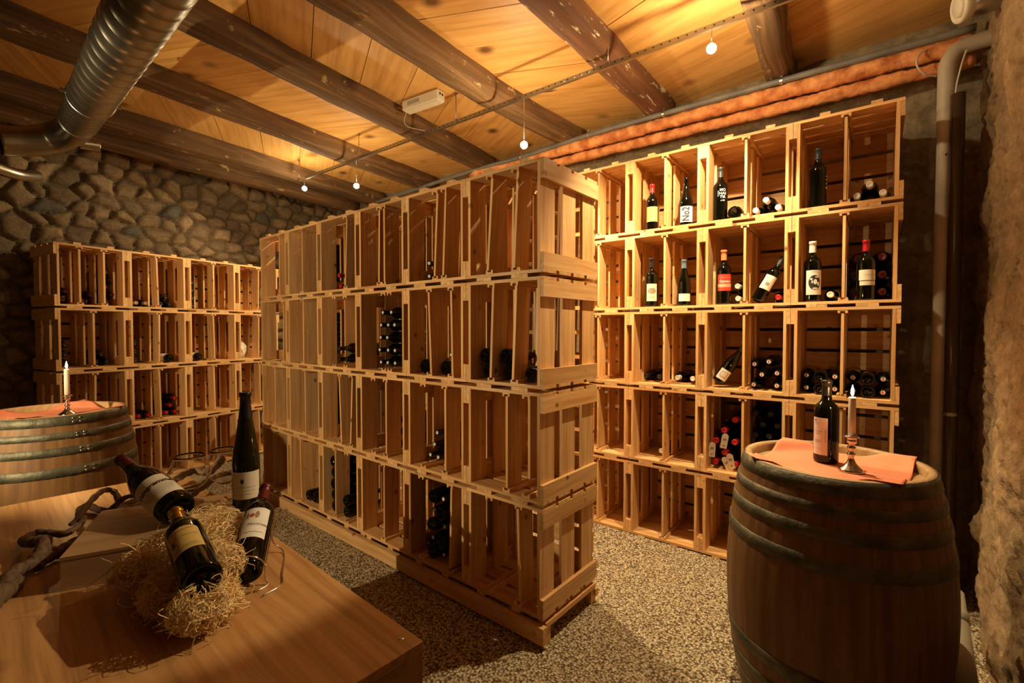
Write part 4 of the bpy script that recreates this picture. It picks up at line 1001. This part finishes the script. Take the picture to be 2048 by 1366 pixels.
# ------------------------------------------------------------------ ducts (upper left)
dk = empty('air_duct', (0, 0, 0), 0, 'large spiral-seamed metal ventilation duct hanging upper left, with a bend', 'duct')
p0 = Vector((.405, 1.0, 2.40)); p1 = Vector((.545, 3.93, 2.66)); dr_ = (p1-p0).normalized(); Lr = (p1-p0).length; Rm = basis_z(dr_)
def dspiral(r, L_, pitch, n=40, z0=0):
    prof = []; k = int(L_/pitch); z = z0
    for i in range(k):
        prof += [(r, z+pitch*.02), (r, z+pitch*.5), (r, z+pitch*.945), (r+.0016, z+pitch*.962), (r+.0016, z+pitch*.982), (r, z+pitch)]; z += pitch
    return prof
tilt = Matrix.Rotation(.25, 3, 'X')
def sheared(prof, n, c, R, sh):
    mb = MB(); b_ = 0
    for r, z in prof:
        for i in range(n):
            a = 2*PI*i/n; mb.v.append(R @ Vector((r*math.cos(a), r*math.sin(a), z+sh*r*math.cos(a)))+c)
    for j in range(len(prof)-1):
        for i in range(n):
            i2 = (i+1) % n; mb.face([j*n+i, j*n+i2, (j+1)*n+i2, (j+1)*n+i], [(0, 0, 0)]*4, True)
    return mb
sheared(dspiral(.098, Lr*.80, .105), 40, p0, Rm, .25).build('spiral_pipe', M['duct'], dk)
q = p0+dr_*Lr*.79
sheared(dspiral(.093, Lr*.21, .07), 40, q, Rm, .25).build('spiral_pipe', M['duct'], dk)
MB().lathe([(.0985, 0), (.1035, .002), (.1035, .012), (.0985, .014)], 40, q, Rm).build('collar', M['steel'], dk)
for q_ in (.112, -.112): MB().box(q+Rm @ Vector((q_, 0, .006)), (.02, .02, .016), 0).build('clamp_lug', M['steel'], dk)
e0 = p1+dr_*.0
el = smooth_path([e0-dr_*.06, e0+dr_*.02, Vector((.535, 4.10, 2.655)), Vector((.47, 4.22, 2.62)), Vector((.36, 4.25, 2.57)), Vector((.22, 4.24, 2.53))], 7)
MB().tube(el, .090, 36).build('bend', M['duct'], dk)
MB().tube([(.22, 4.24, 2.53), (-.6, 4.22, 2.40)], .083, 36).build('side_pipe', M['duct'], dk)
for t in (.0, .018): MB().lathe([(.0905, 0), (.094, .002), (.094, .008), (.0905, .010)], 40, p1-dr_*(.03+t*1.6), Rm).build('seam_ring', M['steel'], dk)
mb = MB(); mb.lathe([(.0835, 0), (.087, .002), (.087, .01), (.0835, .012)], 40, (.20, 4.24, 2.528), basis_z((-1, -.02, -.15))); mb.build('seam_ring', M['steel'], dk)
# little stub and thin pipe behind
st = empty('duct_stub', (.60, 4.33, 2.655), 0, 'short corrugated metal duct stub beside the bend of the big duct', 'duct')
prof = []
for i in range(9): prof += [(.036, .012*i), (.040, .012*i+.006)]
prof += [(.036, .11), (.030, .112), (.0001, .108)]
MB().lathe(prof, 24, (0, 0, 0), basis_z((.95, .1, .12))).build('corrugated_tube', M['duct'], st)
o = MB().tube(smooth_path([(-.35, 4.0, 2.0), (-.12, 4.05, 2.22), (.02, 4.12, 2.36), (.12, 4.2, 2.375), (.30, 4.36, 2.375), (.42, 4.6, 2.44)], 8), .036, 24).build('thin_duct', M['duct']); tag(o, 'thin curved metal pipe running under the big duct at the left edge', 'duct')
MB().lathe([(.037, 0), (.040, .002), (.040, .01), (.037, .012)], 24, (.21, 4.28, 2.375), basis_z((.74, .66, 0))).build('collar', M['steel'], o)

# ------------------------------------------------------------------ pipes on the right wall
def pipe_path(z, x, y0, y1, wob, seed):
    r = random.Random(seed); n = 170; pts = []; rs = []; k1 = 0
    for i in range(n+1):
        y = y0+(y1-y0)*i/n; pts.append((x+r.uniform(-1, 1)*wob*.5, y, z(y)+r.uniform(-1, 1)*wob*.5)); k1 = .75*k1+r.uniform(-.8, .8); rs.append(k1)
    return pts, rs
zt1 = lambda y: 2.925-.035*(1.5-y)/1.6
pts, rs = pipe_path(zt1, 3.45, -.28, 3.32, .006, 1)
mb = MB(); mb.tube([(3.50, 3.42, 2.98)]+pts[::-1], [.04]+[.046+.0028*k-(.004 if i % 17 == 0 else 0) for i, k in enumerate(rs)], 20)
o = mb.build('insulated_pipe', M['insul']); tag(o, 'upper orange foam-wrapped pipe along the top of the right wall', 'pipe')
pts, rs = pipe_path(lambda y: zt1(y)-.090, 3.47, -.28, 3.30, .006, 2)
mb = MB(); mb.tube(pts, [.036+.0025*k-(.004 if i % 13 == 0 else 0) for i, k in enumerate(rs)], 20)
o = mb.build('insulated_pipe', M['insul']); tag(o, 'lower orange foam-wrapped pipe along the top of the right wall', 'pipe')
pts = [(3.40, -.28, 2.935), (3.40, .6, 2.955), (3.39, 1.3, 2.965), (3.41, 2.0, 2.985), (3.40, 2.7, 2.965), (3.42, 3.3, 2.985), (3.45, 4.2, 2.985), (3.5, 5.3, 2.985)]
o = MB().tube(smooth_path(pts, 10), .0195, 14).build('conduit', M['grey_conduit']); tag(o, 'slim grey conduit clipped under the beams above the orange pipes', 'conduit')
for yy, zv, xx in ((.6, 2.955, 3.40), (1.36, 2.966, 3.391), (2.0, 2.985, 3.41), (2.7, 2.965, 3.40)):
    MB().lathe([(.0225, -.008), (.0225, .008)], 16, (xx, yy, zv), basis_z((0, 1, 0))).box((xx, yy, zv+.032), (.008, .014, .03), 2).build('clip', M['tape'], o)
# corner pipes
o = MB().tube([(3.42, -.175, fz(0)), (3.42, -.175, 2.70)]+smooth_path([(3.42, -.175, 2.72), (3.42, -.178, 2.79), (3.42, -.205, 2.845), (3.42, -.25, 2.865), (3.42, -.38, 2.87)], 6), .040, 24).build('drain_pipe', M['white_plastic']); tag(o, 'grey-white plastic drain pipe standing in the right-hand corner, bending into the wall', 'pipe')
o = MB().tube([(3.36, -.215, fz(0)), (3.36, -.215, 2.60)], .030, 20).build('dark_pipe', M['dark_pipe']); tag(o, 'dark glossy pipe standing in front of the plastic drain pipe', 'pipe')
MB().lathe([(.031, 0), (.034, .003), (.034, .016), (.031, .019)], 20, (3.36, -.215, .93)).build('coupling', M['steel'], o)
MB().tube([(3.36, -.17, 2.30), (3.36, -.26, 2.30)], .006, 6).build('bracket', M['steel'], o)
for pts, wd in (([(3.36, -.205, 2.60), (3.35, -.21, 2.66), (3.32, -.225, 2.74), (3.26, -.235, 2.77)], 'curving up from the dark corner pipe'), ([(3.40, -.09, 2.89), (3.37, -.055, 2.86), (3.35, -.05, 2.80), (3.37, -.08, 2.755), (3.41, -.13, 2.74)], 'looping left of the drain pipe')):
    o = MB().tube(smooth_path(pts, 8), .0042, 8).build('thin_cable', M['wire']); tag(o, 'thin pale cable '+wd, 'cable')
vd = empty('extract_duct', (3.10, -.20, 2.915), 0, 'round duct with a white valve ring in the upper right corner', 'duct')
vdir = Vector((-.32, .93, -.15)).normalized(); Rv_ = basis_z(vdir)
MB().tube([Vector((0, 0, 0))-vdir*.01, Vector((.01, -.08, .005)), Vector((.01, -.22, .01))], .064, 28).build('pipe', M['duct'], vd)
MB().lathe([(.064, -.03), (.070, -.028), (.073, 0), (.070, .010), (.062, .014), (.056, .004), (.050, .0), (.0001, .0)], 36, (0, 0, 0), Rv_).build('valve_ring', M['cream'], vd)
MB().lathe([(.044, .002), (.044, .012), (.038, .018), (.0001, .019)], 30, (0, 0, 0), Rv_).build('valve_disc', M['cream'], vd)
# pipe lying behind the right barrel at the wall foot
o = MB().tube([(2.62, -.185, .30), (2.15, -.215, -.01)], .038, 20).build('loose_pipe', M['white_plastic']); tag(o, 'grey plastic pipe slanting down to the floor between the barrel and the rough wall', 'pipe')
MB().lathe([(.039, 0), (.043, .003), (.043, .04), (.039, .043)], 20, (2.55, -.1895, .254), basis_z((-.83, -.03, -.55))).build('sleeve', M['white_plastic'], o)
